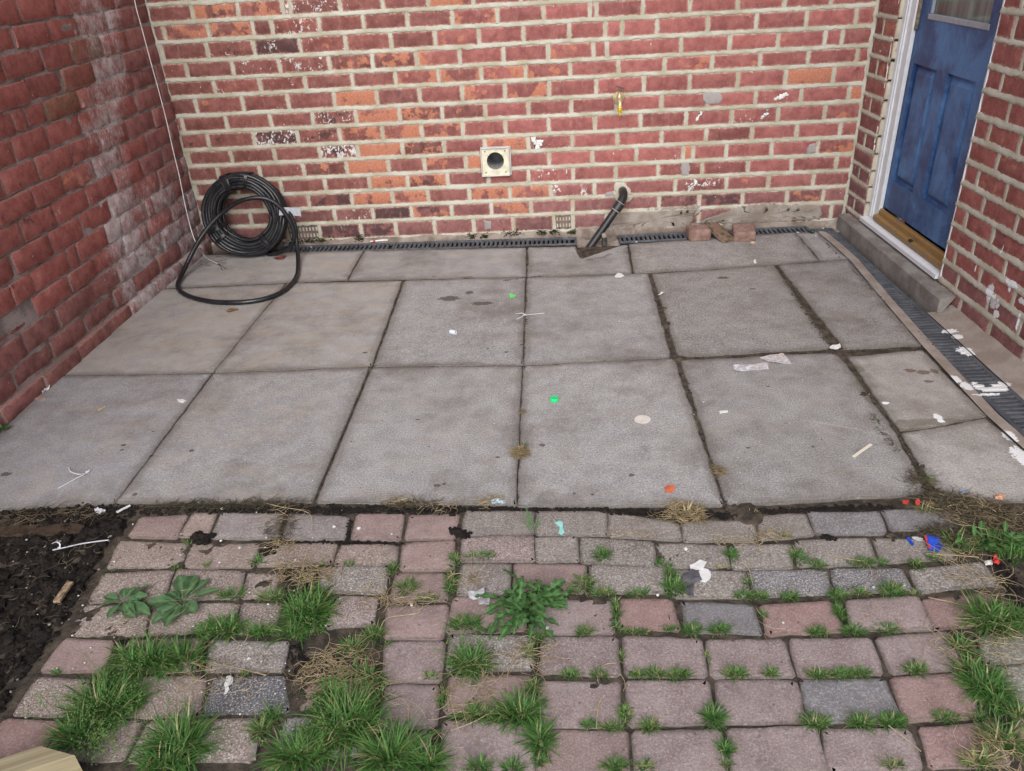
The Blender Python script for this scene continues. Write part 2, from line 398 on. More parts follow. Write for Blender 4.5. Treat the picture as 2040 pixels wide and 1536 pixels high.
g = MB(); q = [g.vert(p) for p in ((-60, -60, -0.075), (60, -60, -0.075), (60, 60, -0.075), (-60, 60, -0.075))]; g.face(*q)
o = obj("ground", g, M_FIELD); o["kind"] = "structure"
SPILL = [(P(a, b).x, P(a, b).y, rr_ * 0.0030 * (0.35 + 0.65 * (1536 - b) / 1000), am) for a, b, rr_, am in ((1350,716,13,1),(1668,700,15,1),(1655,672,9,1),(1641,655,8,1),(1612,625,8,.9),(1600,612,7,.9),(1565,560,7,.8),(1318,585,6,.8),(1322,615,6,.8),(1326,645,9,1),(1040,690,9,1),(1044,600,9,.9),(1044,640,9,1),(1046,553,9,.8),(1372,782,9,1),(1364,762,8,.9),(738,733,7,.7),(928,552,9,.7),(1830,925,12,.9),(1858,984,22,1.1),(1478,1014,20,1.2),(1500,1024,14,1),(1815,696,10,.8),(1722,785,8,.8),(1740,835,8,.8),(700,815,6,.6),(640,955,6,.6),(1005,566,4,.5),(1420,925,5,.6),(1520,705,5,.6),(1450,709,5,.6))]
def bed_z(x, y):
    z = -0.0056 + 0.0026 * fbm(x * 14, y * 14) + 0.002 * fbm(x * 60, y * 60, 3)
    if y < 1.83: z -= 0.0024
    if y > 4.0: z -= 0.03
    for a, b, q, am in SPILL:
        if abs(x - a) < 2 * q and abs(y - b) < 2 * q:
            d = ((x - a) ** 2 + ((y - b) * 0.8) ** 2) / (q * q)
            if d < 4: z += am * 0.0085 * math.exp(-d * 1.1) * (1 + 0.9 * fbm(x * 70, y * 70, 8))
    return z
o = obj("joint_soil", grid(-2.12, 1.44, 0.25, 4.05, 0.0105, bed_z), M_DIRT, smooth=180); o["kind"] = "structure"
SOIL_POLY = [P(*p) for p in ((-420, 1045), (0, 1036), (120, 1015), (250, 1012), (282, 1024), (258, 1074), (236, 1080), (213, 1133), (203, 1142), (175, 1202), (163, 1206), (133, 1266), (124, 1273), (76, 1342), (68, 1350), (20, 1428), (-20, 1500), (-420, 1540))]
def soil_z(x, y):
    t = 0.0
    if inside(x, y, SOIL_POLY):
        t = 1.0
        for k in range(len(SOIL_POLY)):
            a, b = SOIL_POLY[k], SOIL_POLY[(k + 1) % len(SOIL_POLY)]
            ab = (b - a).to_2d(); ap = Vector((x, y)) - a.to_2d(); tt = max(0, min(1, ap.dot(ab) / max(ab.length_squared, 1e-9)))
            t = min(t, (ap - ab * tt).length / 0.05)
    t = smooth01(t)
    h = 0.016 * fbm(x * 22, y * 22, 1) + 0.012 * fbm(x * 70, y * 70, 2) - 0.012 * smooth01((-1.25 - x) * 1.5) * smooth01((1.6 - y) * 3)
    return -0.030 + t * (0.028 + h)
o = obj("soil_bed", grid(-2.02, -0.90, 0.45, 1.92, 0.0075, soil_z), M_SOIL, smooth=180); o["kind"] = "structure"

# ------------------------------------------------------------------ pieces of paving
def piece(poly, z_top, thick, rng, jit=0.0015, chamf=0.006, inset2=0.018, seg=5, corner=0.05, dome=0.002, drop=0.004, grow=0.0, tilt=0.008):
    """one slab or paver from its outline (world points, any order of turn), edges broken up and rounded"""
    pts = []
    n = len(poly)
    for i in range(n):
        a, b = poly[i].to_2d(), poly[(i + 1) % n].to_2d()
        m = max(2, int(round(seg * (b - a).length / 0.2))) if seg > 0 else 1
        nrm = Vector((-(b - a).y, (b - a).x)).normalized()
        cc = min(0.3, corner / max((b - a).length, 1e-4))
        for k in range(m + 1):
            t = cc + (1 - 2 * cc) * k / m
            pts.append(a.lerp(b, t) + nrm * rng.gauss(0, jit))
    cen = sum(pts, Vector((0, 0))) / len(pts)
    area = sum(pts[i].x * pts[(i + 1) % len(pts)].y - pts[(i + 1) % len(pts)].x * pts[i].y for i in range(len(pts)))
    if area < 0: pts.reverse()
    tx, ty = rng.gauss(0, tilt), rng.gauss(0, tilt)
    def zz(p): return z_top + (p.x - cen.x) * tx + (p.y - cen.y) * ty
    def ins(p, prev, nxt, d):
        t = (nxt - prev).normalized(); return p + Vector((-t.y, t.x)) * d
    N = len(pts); m = MB(); rings = []
    if grow: pts = [ins(p, pts[i - 1], pts[(i + 1) % N], -grow) for i, p in enumerate(pts)]
    for d, dz, e in ((0.0, -thick, 0.0), (0.0, -drop, 0.0), (chamf * 0.45, -drop * 0.25, chamf * 0.45), (chamf, 0.0, chamf), (inset2, dome, inset2)):
        ring = []
        for i, p in enumerate(pts):
            qv = ins(p, pts[i - 1], pts[(i + 1) % N], d)
            ring.append(m.vert((qv.x, qv.y, zz(qv) + dz + (rng.gauss(0, 0.0004) if dz > -thick else 0)), e))
        rings.append(ring)
    for A, B in zip(rings, rings[1:]):
        for k in range(N): m.face(A[k], A[(k + 1) % N], B[(k + 1) % N], B[k])
    c = m.vert((cen.x, cen.y, zz(cen) + dome * 1.3), 0.1)
    return m, rings[-1], c, N
def add_piece(name, poly, z, thick, parent, mat, color, props, rng, **kw):
    m, last, c, N = piece(poly, z, thick, rng, **kw)
    if kw.get('flat'): pass
    for k in range(N): m.face(last[k], last[(k + 1) % N], c)
    me = m.mesh(name, 40)
    o = link(name, me, parent, mat); o.color = (*color, 1)
    for k, v in props.items(): o[k] = v
    return o

patio = structure("patio")
SL = {
 'A': [(398, 508), (723, 500), (691, 556.5), (305, 574)], 'B': [(727, 500), (1047, 493), (1047, 551), (695, 557)],
 'C': [(1053, 493), (1146, 491), (1150, 512), (1168, 517), (1203, 512), (1222, 495), (1248, 488), (1258, 543), (1052, 551)],
 'D': [(1254, 487), (1582, 464), (1631, 519), (1545, 526), (1264, 544)], 'E': [(1587, 464), (1626, 461), (1690, 516), (1636, 519)],
 'F': [(290, 578), (568, 565.5), (424, 741), (122, 747)], 'G': [(572, 564.5), (800, 559), (739, 728.5), (428, 741)],
 'H': [(807, 559), (1046, 553), (1040, 726), (746, 729)], 'I': [(1050, 553), (1290, 545), (1336, 711), (1045, 726)],
 'J': [(1300, 545), (1541, 528), (1656, 693), (1352, 710)], 'K': [(1551, 528), (1688, 518.5), (1833, 687), (1684, 695)],
 'L': [(118, 750), (421, 745), (228, 1001), (-170, 1024)], 'M': [(426, 745), (735, 732), (622, 999), (233, 1001)],
 'N': [(742, 732), (1039, 729), (1026, 1005), (632, 1000)], 'O': [(1044, 729), (1341, 715), (1440, 1005), (1032, 1008)],
 'P': [(1357, 718), (1660, 703), (1684, 724), (1785, 866), (1846, 982), (1450, 1007)],
 'Q': [(1690, 711), (1836, 697), (1962, 829), (1880, 845), (1794, 858)], 'R': [(1797, 864), (1882, 850), (1964, 834), (2046, 905), (2120, 985), (2040, 996), (1925, 998), (1866, 975)],
}
SCF = 1.13
SC = {'A': (0.345, 0.335, 0.33), 'F': (0.335, 0.33, 0.33), 'L': (0.29, 0.29, 0.30), 'G': (0.335, 0.33, 0.325), 'N': (0.32, 0.315, 0.31), 'O': (0.33, 0.325, 0.32), 'P': (0.275, 0.27, 0.265), 'J': (0.235, 0.225, 0.215), 'K': (0.255, 0.245, 0.235), 'Q': (0.35, 0.33, 0.31), 'R': (0.36, 0.345, 0.325), 'D': (0.275, 0.265, 0.255)}
rs = random.Random(3)
for k, px in SL.items():
    poly = [P(*p) for p in px]
    add_piece("paving_slab", poly, rs.gauss(0, 0.0008), 0.04, patio, M_SLAB, tuple(SCF * v for v in SC.get(k, (0.30, 0.298, 0.297))),
              {"worn": {'A': 0.0, 'F': 0.05, 'L': 0.2, 'G': 0.1, 'B': 0.12, 'M': 0.3, 'Q': 0.25, 'R': 0.3}.get(k, 0.42), "dust": {'A': 0.75, 'F': 0.95, 'L': 0.3, 'G': 0.7, 'M': 0.4, 'B': 0.4}.get(k, 0.1)}, rs,
              jit=0.0011 if k in 'ABFGHMNL' else 0.002, chamf=0.0028, inset2=0.03, corner=0.003, dome=0.0003, drop=0.0018, tilt=0.0006, grow=0.0030 if k in 'ABFGHMNLEIO' else 0.0034)
# strip of mortar between the slabs and the side drain
lft = [(1628, 462), (1660, 489), (1692, 518), (1760, 600), (1837, 690), (1962, 826), (2046, 902), (2150, 1000)]
m = MB(); rows_ = []
for i, p in enumerate(lft):
    for t in (0.0,): a = P(*p)
    b = a + Vector((0.03 + 0.006 * rs.random(), 0.0, 0)); rows_.append((m.vert(a + Vector((0.003, 0, 0.001))), m.vert((a + b) / 2 + Vector((0, 0, 0.004))), m.vert(b + Vector((0.012, 0, 0.0)))))
for A, B in zip(rows_, rows_[1:]):
    for i in range(2): m.face(A[i], A[i + 1], B[i + 1], B[i])
obj("mortar_strip", m, M_FILLET, patio, 180)

block = structure("block_paving")
PAV = [
 (278,1031,375,1025,354,1072,257,1070,'p',.2),(383,1022,433,1021,413,1068,357,1070,'t',.4),(442,1023,566,1024,552,1073,417,1073,'g',.3),(575,1024,697,1030,690,1074,564,1076,'g',.3),(710,1025,806,1025,797,1077,700,1075,'p',.15),(815,1025,915,1022,906,1074,805,1075,'p',.15),
 (926,1018,1064,1018,1063,1064,919,1066,'b',.5),(1069,1018,1208,1019,1211,1067,1067,1065,'b',.5),(1213,1021,1351,1040,1358,1076,1214,1069,'b',.45),(1357,1038,1503,1036,1508,1079,1363,1078,'b',.5),(1508,1027,1604,1022,1622,1066,1512,1075,'b',.4),(1609,1020,1750,1019,1768,1063,1626,1065,'s',.4),(1755,1018,1898,1012,1924,1055,1774,1057,'s',.25),
 (237,1078,377,1080,357,1130,213,1131,'t',.55),(381,1082,516,1081,503,1130,362,1133,'t',.4),(529,1085,674,1081,661,1122,510,1128,'t',.5),(680,1085,793,1085,790,1125,668,1127,'t',.6),(802,1083,907,1077,904,1136,796,1138,'p',.2),(922,1069,1063,1068,1063,1119,916,1119,'l',.6),(1068,1069,1149,1069,1153,1119,1067,1119,'b',.5),
 (1156,1069,1302,1079,1309,1128,1158,1121,'b',.6),(1307,1081,1447,1085,1457,1134,1312,1130,'b',.6),(1456,1085,1576,1083,1580,1133,1459,1134,'b',.6),(1583,1078,1728,1072,1751,1124,1590,1129,'b',.6),(1738,1073,1893,1075,1908,1112,1756,1121,'b',.45),
 (206,1143,347,1135,326,1195,176,1200,'t',.75),(354,1136,489,1137,474,1192,332,1197,'t',.75),(494,1138,556,1140,548,1190,480,1192,'t',.75),(640,1131,775,1126,767,1183,632,1179,'b',.95),(788,1140,887,1140,893,1198,776,1197,'p',.2),(921,1123,1018,1122,1017,1185,908,1186,'b',.6),(1025,1122,1169,1125,1165,1180,1023,1184,'p',.15),
 (1174,1124,1326,1129,1329,1181,1177,1181,'b',.7),(1332,1136,1482,1138,1496,1190,1342,1190,'b',.7),(1489,1136,1644,1135,1658,1183,1504,1189,'s',.85),(1655,1131,1796,1131,1822,1180,1667,1182,'s',.95),(1808,1135,1958,1120,1990,1165,1832,1180,'b',.8),
 (165,1204,300,1203,287,1266,137,1264,'t',.85),(308,1203,476,1200,462,1255,294,1264,'t',.8),(481,1200,560,1201,548,1258,472,1258,'t',.85),(672,1190,754,1190,744,1245,650,1252,'l',.7),(773,1207,896,1206,882,1274,763,1272,'p',.12),(902,1190,1050,1190,1048,1256,888,1262,'p',.15),(1060,1193,1222,1195,1225,1263,1062,1262,'m',.25),
 (1234,1192,1338,1192,1357,1256,1230,1252,'r',.1),(1359,1197,1500,1204,1520,1264,1366,1258,'s',.2),(1514,1205,1656,1196,1681,1257,1528,1266,'r',.15),(1682,1198,1826,1190,1859,1256,1694,1255,'m',.2),(1834,1194,1973,1178,2000,1235,1864,1255,'r',.15),
 (127,1271,228,1275,206,1338,78,1338,'p',.15),(257,1278,402,1272,390,1338,232,1340,'t',.6),(418,1275,577,1280,565,1338,411,1338,'b',.8),(767,1280,887,1277,879,1360,762,1360,'m',.25),(899,1263,1062,1266,1062,1333,890,1335,'b',.8),(1081,1270,1231,1270,1235,1348,1073,1341,'m',.3),
 (1241,1265,1397,1272,1410,1350,1245,1346,'m',.3),(1406,1272,1562,1273,1585,1350,1418,1350,'m',.3),(1570,1272,1734,1270,1761,1344,1593,1351,'m',.25),(1744,1270,1892,1258,1925,1335,1774,1343,'m',.2),(1945,1265,2062,1255,2075,1318,1962,1325,'y',.5),
 (71,1348,180,1352,174,1425,23,1424,'t',.95),(225,1347,412,1346,394,1428,200,1428,'t',.6),(430,1346,568,1346,575,1418,399,1424,'k',.9),(612,1360,745,1350,735,1412,594,1414,'r',.15),(771,1366,877,1366,869,1450,750,1450,'m',.2),(897,1345,1061,1345,1061,1421,883,1422,'p',.2),
 (1076,1357,1235,1357,1242,1448,1067,1448,'m',.25),(1243,1357,1414,1355,1426,1440,1252,1447,'m',.25),(1422,1355,1586,1355,1607,1440,1437,1440,'m',.2),(1593,1355,1760,1353,1797,1432,1611,1440,'s',.3),(1772,1350,1928,1340,1950,1430,1801,1437,'r',.15),(1958,1332,2075,1322,2095,1402,1990,1409,'y',.5),
 (10,1432,122,1437,74,1513,-70,1515,'r',.12),(130,1437,285,1435,245,1515,82,1515,'t',.6),(295,1437,392,1435,368,1515,255,1516,'t',.8),(400,1433,520,1431,503,1516,377,1516,'t',.85),(567,1431,730,1428,722,1505,548,1505,'s',.95),(786,1461,858,1461,852,1545,735,1545,'m',.2),
 (883,1435,1063,1437,1063,1545,877,1545,'m',.25),(1073,1455,1251,1453,1255,1550,1067,1551,'p',.2),(1258,1457,1436,1453,1453,1550,1266,1554,'m',.25),(1448,1451,1627,1449,1647,1544,1459,1548,'m',.25),(1634,1449,1812,1453,1840,1535,1651,1542,'m',.25),(1827,1448,1980,1440,2018,1525,1851,1532,'r',.2),(2012,1420,2110,1412,2125,1475,2032,1480,'p',.4),
]
PC = {'p': (0.31, 0.215, 0.195), 't': (0.315, 0.24, 0.20), 'g': (0.245, 0.215, 0.205), 'b': (0.265, 0.23, 0.20), 'l': (0.35, 0.265, 0.24), 's': (0.215, 0.205, 0.21), 'm': (0.30, 0.228, 0.215), 'r': (0.33, 0.205, 0.185), 'k': (0.115, 0.115, 0.13), 'y': (0.23, 0.22, 0.17)}
PZ = -0.004
rp = random.Random(11)
for t in PAV:
    poly = [P(t[2 * i], t[2 * i + 1], PZ) for i in range(4)]
    c = PC[t[8]]; j = 1 + rp.gauss(0, 0.05)
    worn = t[9] * 0.8
    add_piece("paver", poly, PZ + rp.gauss(0, 0.0015), 0.05, block, M_PAVER, tuple(x * j for x in c), {"worn": worn}, rp, jit=0.0012, chamf=0.0036, corner=0.008 if t[8] in 'prm' else 0.005, dome=0.0005, drop=0.0022, grow=0.0024)
# rows nearer than the frame, laid in the same bond
y = 0.955
row = 0
while y > 0.35:
    x = -1.35 + (row % 2) * 0.06
    while x < 1.4:
        wd = rp.choice((0.105, 0.155, 0.155))
        poly = [Vector((x, y, 0)), Vector((x + wd, y, 0)), Vector((x + wd, y - 0.108, 0)), Vector((x, y - 0.108, 0))]
        add_piece("paver", poly, PZ + rp.gauss(0, 0.0015), 0.05, block, M_PAVER, PC[rp.choice('pmrm')], {"worn": 0.2}, rp, jit=0.0010, chamf=0.007, corner=0.012)
        x += wd + 0.008
    y -= 0.116; row += 1

# ------------------------------------------------------------------ bricks
def brick_mesh(w_, h_, d_, rng, nx=6, nz=5, r=0.005, push=0.003, rough=0.0008, jit=0.0012, bulge=0.0):
    m = MB()
    us = [-w_ / 2, -w_ / 2 + r] + [-w_ / 2 + r + (w_ - 2 * r) * (i + 1) / (nx - 3 + 0.0) for i in range(nx - 4)] + [w_ / 2 - r, w_ / 2]
    zs = [-h_ / 2, -h_ / 2 + r] + [-h_ / 2 + r + (h_ - 2 * r) * (i + 1) / (nz - 3 + 0.0) for i in range(nz - 4)] + [h_ / 2 - r, h_ / 2]
    nx, nz = len(us), len(zs); G = []
    for j, zz in enumerate(zs):
        for i, uu in enumerate(us):
            bo = i in (0, nx - 1) or j in (0, nz - 1); co = i in (0, nx - 1) and j in (0, nz - 1)
            e = min(uu + w_ / 2, w_ / 2 - uu, zz + h_ / 2, h_ / 2 - zz)
            x, z = uu, zz
            if co: x -= math.copysign(r * 0.5, x); z -= math.copysign(r * 0.5, z)
            x += rng.gauss(0, jit); z += rng.gauss(0, jit)
            y = (push if bo else 0) + rng.gauss(0, rough) - (0 if bo else bulge * (1 - (2 * uu / w_) ** 2))
            G.append(m.vert((x, y, z), max(0, e)))
    for j in range(nz - 1):
        for i in range(nx - 1):
            a = j * nx + i; m.face(a, a + 1, a + nx + 1, a + nx)
    per = [i for i in range(nx)] + [j * nx + nx - 1 for j in range(1, nz)] + [(nz - 1) * nx + i for i in range(nx - 2, -1, -1)] + [j * nx for j in range(nz - 2, 0, -1)]
    back = [m.vert((m.v[i][0], d_, m.v[i][2]), 0) for i in per]
    k = len(per)
    for i in range(k): m.face(per[i], back[i], back[(i + 1) % k], per[(i + 1) % k])
    return m
def put_brick(fr, s0, s1, z0, z1, mat, parent, color, props, rng, d=0.06, out=0.0, name="brick", **kw):
    m = brick_mesh(s1 - s0, z1 - z0, d, rng, **kw)
    o = link(name, m.mesh(name, 50), parent, mat)
    o.location = fr.pt((s0 + s1) / 2, out, (z0 + z1) / 2); o.rotation_euler = (0, 0, fr.ang)
    o.color = (*color, 1); o["half_w"] = (s1 - s0) / 2; o["half_h"] = (z1 - z0) / 2
    for k_, v in props.items(): o[k_] = float(v)
    return o

# pointing: a weathered bead along (s0..s1) at z, proud at its lower lip; or upright along z at s
def bead(m, fr, s0, s1, zc, half, rng, proud=0.004, jit=0.0022, step=0.012, slope=0.0, skip=None, und=0.0):
    n = max(2, int((s1 - s0) / step)); prev = None; ph = rng.uniform(0, 50)
    for i in range(n + 1):
        s = s0 + (s1 - s0) * i / n
        if skip and skip(s): prev = None; continue
        wv = 0.0038 * mnoise.noise(Vector((s * 5, ph, 0))) + und; half_ = half * (1 + 0.22 * mnoise.noise(Vector((s * 3.1, ph, 11))))
        zt = zc + wv + half_ + jit * mnoise.noise(Vector((s * 45, ph, 2))) * 1.6 + rng.gauss(0, jit * 0.45)
        zb = zc + wv - half_ + jit * mnoise.noise(Vector((s * 40, ph, 7))) * 1.4 + rng.gauss(0, jit * 0.45)
        pr = proud + 0.0012 * mnoise.noise(Vector((s * 20, ph, 4)))
        cur = [m.vert(fr.pt(s, -0.004, zt)), m.vert(fr.pt(s, 0.0012, zt - 0.0015)), m.vert(fr.pt(s, pr * 0.75, (zt + zb) / 2)), m.vert(fr.pt(s, pr, zb + 0.0025)), m.vert(fr.pt(s, pr * 0.6, zb)), m.vert(fr.pt(s, -0.006, zb + 0.001))]
        if prev:
            for k in range(5): m.face(prev[k], cur[k], cur[k + 1], prev[k + 1])
        prev = cur
def perp(m, fr, s, z0, z1, half, rng, proud=0.003):
    n = 6; prev = None; lean = rng.gauss(0, 0.0025)
    for i in range(n + 1):
        z = z0 + (z1 - z0) * i / n; a = s + lean * (i / n - 0.5)
        l = a - half + rng.gauss(0, 0.0012); r_ = a + half + rng.gauss(0, 0.0012)
        cur = [m.vert(fr.pt(l, -0.005, z)), m.vert(fr.pt(l + 0.001, 0.001, z)), m.vert(fr.pt(a, proud, z)), m.vert(fr.pt(r_ - 0.001, 0.001, z)), m.vert(fr.pt(r_, -0.005, z))]
        if prev:
            for k in range(4): m.face(prev[k], prev[k + 1], cur[k + 1], cur[k])
        prev = cur
def upright(m, fr, s, z0, z1, half, rng, d0=0.010, corner=1):
    """rough fillet of mortar up an inside corner: half = its width along the wall"""
    n = int((z1 - z0) / 0.02); prev = None
    for i in range(n + 1):
        z = z0 + (z1 - z0) * i / n; wd = half + rng.gauss(0, 0.0025) + 0.004 * mnoise.noise(Vector((z * 9, s, 0)))
        cur = [m.vert(fr.pt(s - corner * 0.004, wd, z)), m.vert(fr.pt(s + corner * wd * 0.33, d0 + rng.gauss(0, 0.001), z)), m.vert(fr.pt(s + corner * wd * 0.75, 0.006 + rng.gauss(0, 0.0012), z)), m.vert(fr.pt(s + corner * wd, -0.005, z))]
        if prev:
            for k in range(3): m.face(prev[k], prev[k + 1], cur[k + 1], cur[k]) if corner > 0 else m.face(prev[k + 1], prev[k], cur[k], cur[k + 1])
        prev = cur

# ------------------------------------------------------------------ house wall at the back
rb = random.Random(21)
house = thing("house_wall", "red brick house wall with pale raised pointing behind the patio", "wall", (0, YW, 0))
BEDS0 = [0.042, 0.138, 0.222, 0.306, 0.389, 0.475, 0.558, 0.646, 0.730, 0.822, 0.903, 0.990, 1.079, 1.164, 1.246]
BEDS = [CAM_H - (CAM_H - z) * (YW / 4.139) for z in BEDS0] + [1.331, 1.418, 1.505, 1.592]
XL, XR = -1.955, 1.615
def wall_x(px, z):                          # photo column -> X on the back wall at height z
    lo, hi = -600.0, 700.0
    for _ in range(40):
        mid = (lo + hi) / 2
        if PY(px, mid, YW).z > z: lo = mid
        else: hi = mid
    return PY(px, (lo + hi) / 2, YW).x
PERP = {  # courses from the ground up
 0: [450, 553, 573, 637, 720, 789, 866, 944, 1023, 1104, 1141, 1208, 1300, 1392, 1478, 1568],
 1: [500, 583, 667, 743, 820, 900, 979, 1058, 1141, 1233, 1313, 1393, 1479, 1568, 1640],
 2: [445, 527, 615, 701, 783, 853, 935, 1016, 1097, 1184, 1243, 1345, 1447, 1531, 1620],
 3: [474, 560, 648, 736, 812, 892, 973, 1053, 1142, 1227, 1311, 1399, 1490, 1577, 1666],
 4: [435, 518, 605, 691, 774, 846, 928, 1010, 1094, 1180, 1268, 1361, 1381, 1447, 1537, 1629],
 5: [461, 547, 637, 713, 802, 885, 966, 1052, 1140, 1230, 1318, 1407, 1498, 1587, 1674],
 6: [415, 506, 593, 677, 762, 840, 922, 1007, 1093, 1185, 1276, 1367, 1458, 1550, 1643],
 7: [451, 539, 623, 709, 796, 881, 967, 1053, 1138, 1228, 1318, 1410, 1505, 1596, 1692],
 8: [391, 484, 574, 666, 751, 836, 921, 1006, 1094, 1188, 1283, 1374, 1470, 1565, 1661],
 9: [427, 518, 608, 702, 788, 874, 959, 1047, 1136, 1232, 1324, 1419, 1514, 1610, 1708],
 10: [372, 464, 557, 656, 742, 830, 916, 1003, 1092, 1182, 1209, 1357, 1454, 1550, 1644, 1678],
 11: [413, 506, 598, 689, 779, 867, 954, 1043, 1134, 1206, 1239, 1309, 1410, 1507, 1607, 1706],
 12: [327, 415, 504, 542, 636, 724, 812, 901, 991, 1083, 1175, 1188, 1281, 1375, 1470, 1564, 1657],
 13: [383, 474, 563, 578, 677, 762, 852, 942],
}
ORANGE = {(1, 383): 0, (13, 383): .9, (13, 474): .5, (13, 852): .6, (12, 327): .55, (12, 415): .6, (12, 901): .4, (11, 689): .25, (11, 867): .35, (10, 656): .45, (10, 742): .6, (10, 830): .5, (10, 1092): .35, (9, 788): .6, (9, 874): .6, (9, 959): .65, (9, 1047): .5, (9, 1136): .25,
 (9, 1324): .45, (9, 1419): .5, (8, 1565): .95, (7, 1692): .8, (6, 1643): .4, (8, 666): 1.0, (8, 751): .5, (8, 921): .55, (8, 1006): .6, (7, 709): .85, (7, 796): .6, (7, 881): .2, (6, 677): .65, (6, 762): .8, (6, 840): .6, (6, 922): .35, (5, 713): 1.0, (5, 802): .6, (5, 966): .85, (4, 605): .35, (4, 691): .95, (4, 846): .4, (4, 928): .95, (4, 1361): .9, (4, 1629): .6,
 (3, 736): .95, (3, 812): .7, (3, 1311): .5, (3, 1399): .2, (2, 701): .9, (2, 783): .7, (2, 935): .65, (2, 1016): .75, (1, 820): .6, (1, 979): .45, (1, 1568): .4, (0, 720): .3, (0, 789): .3}
PAINT = {(13, 563): .9, (13, 578): .9, (12, 542): 1.0, (11, 598): .7, (12, 415): 0, (11, 413): .55, (10, 464): .6, (10, 557): .8, (9, 427): .4, (9, 518): .5, (7, 623): 1.0, (6, 506): 1.15, (6, 593): .6, (5, 637): 1.25, (5, 547): .35, (5, 461): .2, (3, 560): .3, (1, 667): .85, (0, 637): .4, (2, 1097): .75, (3, 1053): .75,
 (7, 1410): .2, (7, 1505): .6, (6, 1458): .5, (6, 1551): .4, (5, 1052): .55, (4, 1268): .5, (2, 1345): .8, (4, 1537): .3, (8, 574): .4, (7, 539): .35, (11, 506): .6}
DARK = {(11, 506): .8, (11, 413): .4, (6, 506): .7, (5, 637): .6, (6, 593): .5, (7, 623): .5, (1, 743): .9, (1, 820): .5, (0, 637): .7, (0, 720): .6, (0, 553): .5, (2, 615): .6, (8, 1661): .3, (1, 1313): .4, (1, 1393): .7}
DUCT = (-0.346, -0.196, 0.345, 0.487)
mo = MB()
def duct_gap(s, z): return DUCT[0] - 0.002 < s < DUCT[1] + 0.002 and DUCT[2] < z < DUCT[3]
for ci in range(len(BEDS) - 1):
    z0, z1 = BEDS[ci], BEDS[ci + 1]; zm = (z0 + z1) / 2
    xs = [(wall_x(p, zm), p) for p in PERP.get(ci, [])]
    if not xs: xs = [(XL + (0.11 if ci % 2 else 0.225), -1)]
    while xs[0][0] - XL > 0.27: xs.insert(0, (xs[0][0] - 0.232 + rb.gauss(0, 0.003), -1))
    while XR - xs[-1][0] > 0.27: xs.append((xs[-1][0] + 0.232 + rb.gauss(0, 0.003), -2))
    if xs[0][0] - XL < 0.035: xs.pop(0)
    edges = [(XL, PERP.get(ci, [0])[0] - 88 if ci in PERP else -1)] + xs + [(XR, 0)]
    for i in range(len(edges) - 1):
        s0, key = edges[i]; s1 = edges[i + 1][0]
        if i > 0: perp(mo, FB, s0, z0 + 0.006, z1 - 0.006, 0.0088 + rb.gauss(0, 0.001), rb) if not duct_gap(s0, zm) else None
        a = s0 + (0.0045 if i else 0.0); b = s1 - (0.0045 if i < len(edges) - 2 else 0)
        if b - a < 0.015: continue
        xc = (a + b) / 2
        # fired colour: browner to the left, rose red to the right, purple engineering bricks low down
        t = smooth01((xc + 1.1) / 1.0)
        base = Vector((0.26, 0.085, 0.070)).lerp(Vector((0.345, 0.112, 0.104)), t)
        lowp = smooth01((0.36 - zm) / 0.3)
        base = base.lerp(Vector((0.215, 0.110, 0.115)), lowp * (0.85 if xc > -0.1 else 0.6))
        if xc < -0.35: base = base.lerp(Vector((0.17, 0.072, 0.066)), rb.random() * 0.5)
        base = base * (1 + rb.gauss(0, 0.13))
        k = (ci, key)
        pr = {"orange": ORANGE.get(k, max(0, rb.gauss(0.02, 0.12)) if -0.9 < xc < 0.4 else max(0, rb.gauss(-0.08, 0.12))), "paint": PAINT.get(k, max(0, rb.gauss(0.12, 0.12)) if xc < -0.8 else max(0, rb.gauss(0.0, 0.07))), "dark": DARK.get(k, max(0, rb.gauss(0.08, 0.12)) if xc < -0.6 else 0.0)}
        spans = [(a, b)]
        if z0 < DUCT[3] - 0.047 and z1 > DUCT[2] + 0.047:
            spans = []
            if a < DUCT[0]: spans.append((a, min(b, DUCT[0] + 0.004)))
            if b > DUCT[1]: spans.append((max(a, DUCT[1] - 0.004), b))
        for a_, b_ in spans:
            if b_ - a_ < 0.01: continue
            nm = "brick"
            if ci == 0 and key in (573, 1104):
                continue
            put_brick(FB, a_, b_, z0 + 0.0045, z1 - 0.0045, M_BRICK, house, base, pr, rb, out=rb.gauss(0, 0.0008), push=0.0022, r=0.0055)
for z in BEDS:
    bead(mo, FB, XL, XR, z, 0.0100, rb, proud=0.0042, jit=0.0032, skip=lambda s, z=z: duct_gap(s, z))
upright(mo, FB, XL + 0.0, 0.0, BEDS[-1], 0.034, rb, corner=1)
upright(mo, FB, XR - 0.004, 0.02, BEDS[-1], 0.030, rb, corner=-1)
# mortar behind the bricks, open where the duct goes through
def sheet(m, fr, s0, s1, z0, z1, d): q = [m.vert(fr.pt(s, d, z)) for s, z in ((s0, z0), (s1, z0), (s1, z1), (s0, z1))]; m.face(*q)
hx0, hx1, hz0, hz1 = -0.318, -0.216, 0.365, 0.470
sheet(mo, FB, XL - 0.05, hx0, -0.04, BEDS[-1], -0.004); sheet(mo, FB, hx1, XR + 0.05, -0.04, BEDS[-1], -0.004)
sheet(mo, FB, hx0, hx1, -0.04, hz0, -0.004); sheet(mo, FB, hx0, hx1, hz1, BEDS[-1], -0.004)
obj("mortar", mo, M_MORTAR, house, 50)
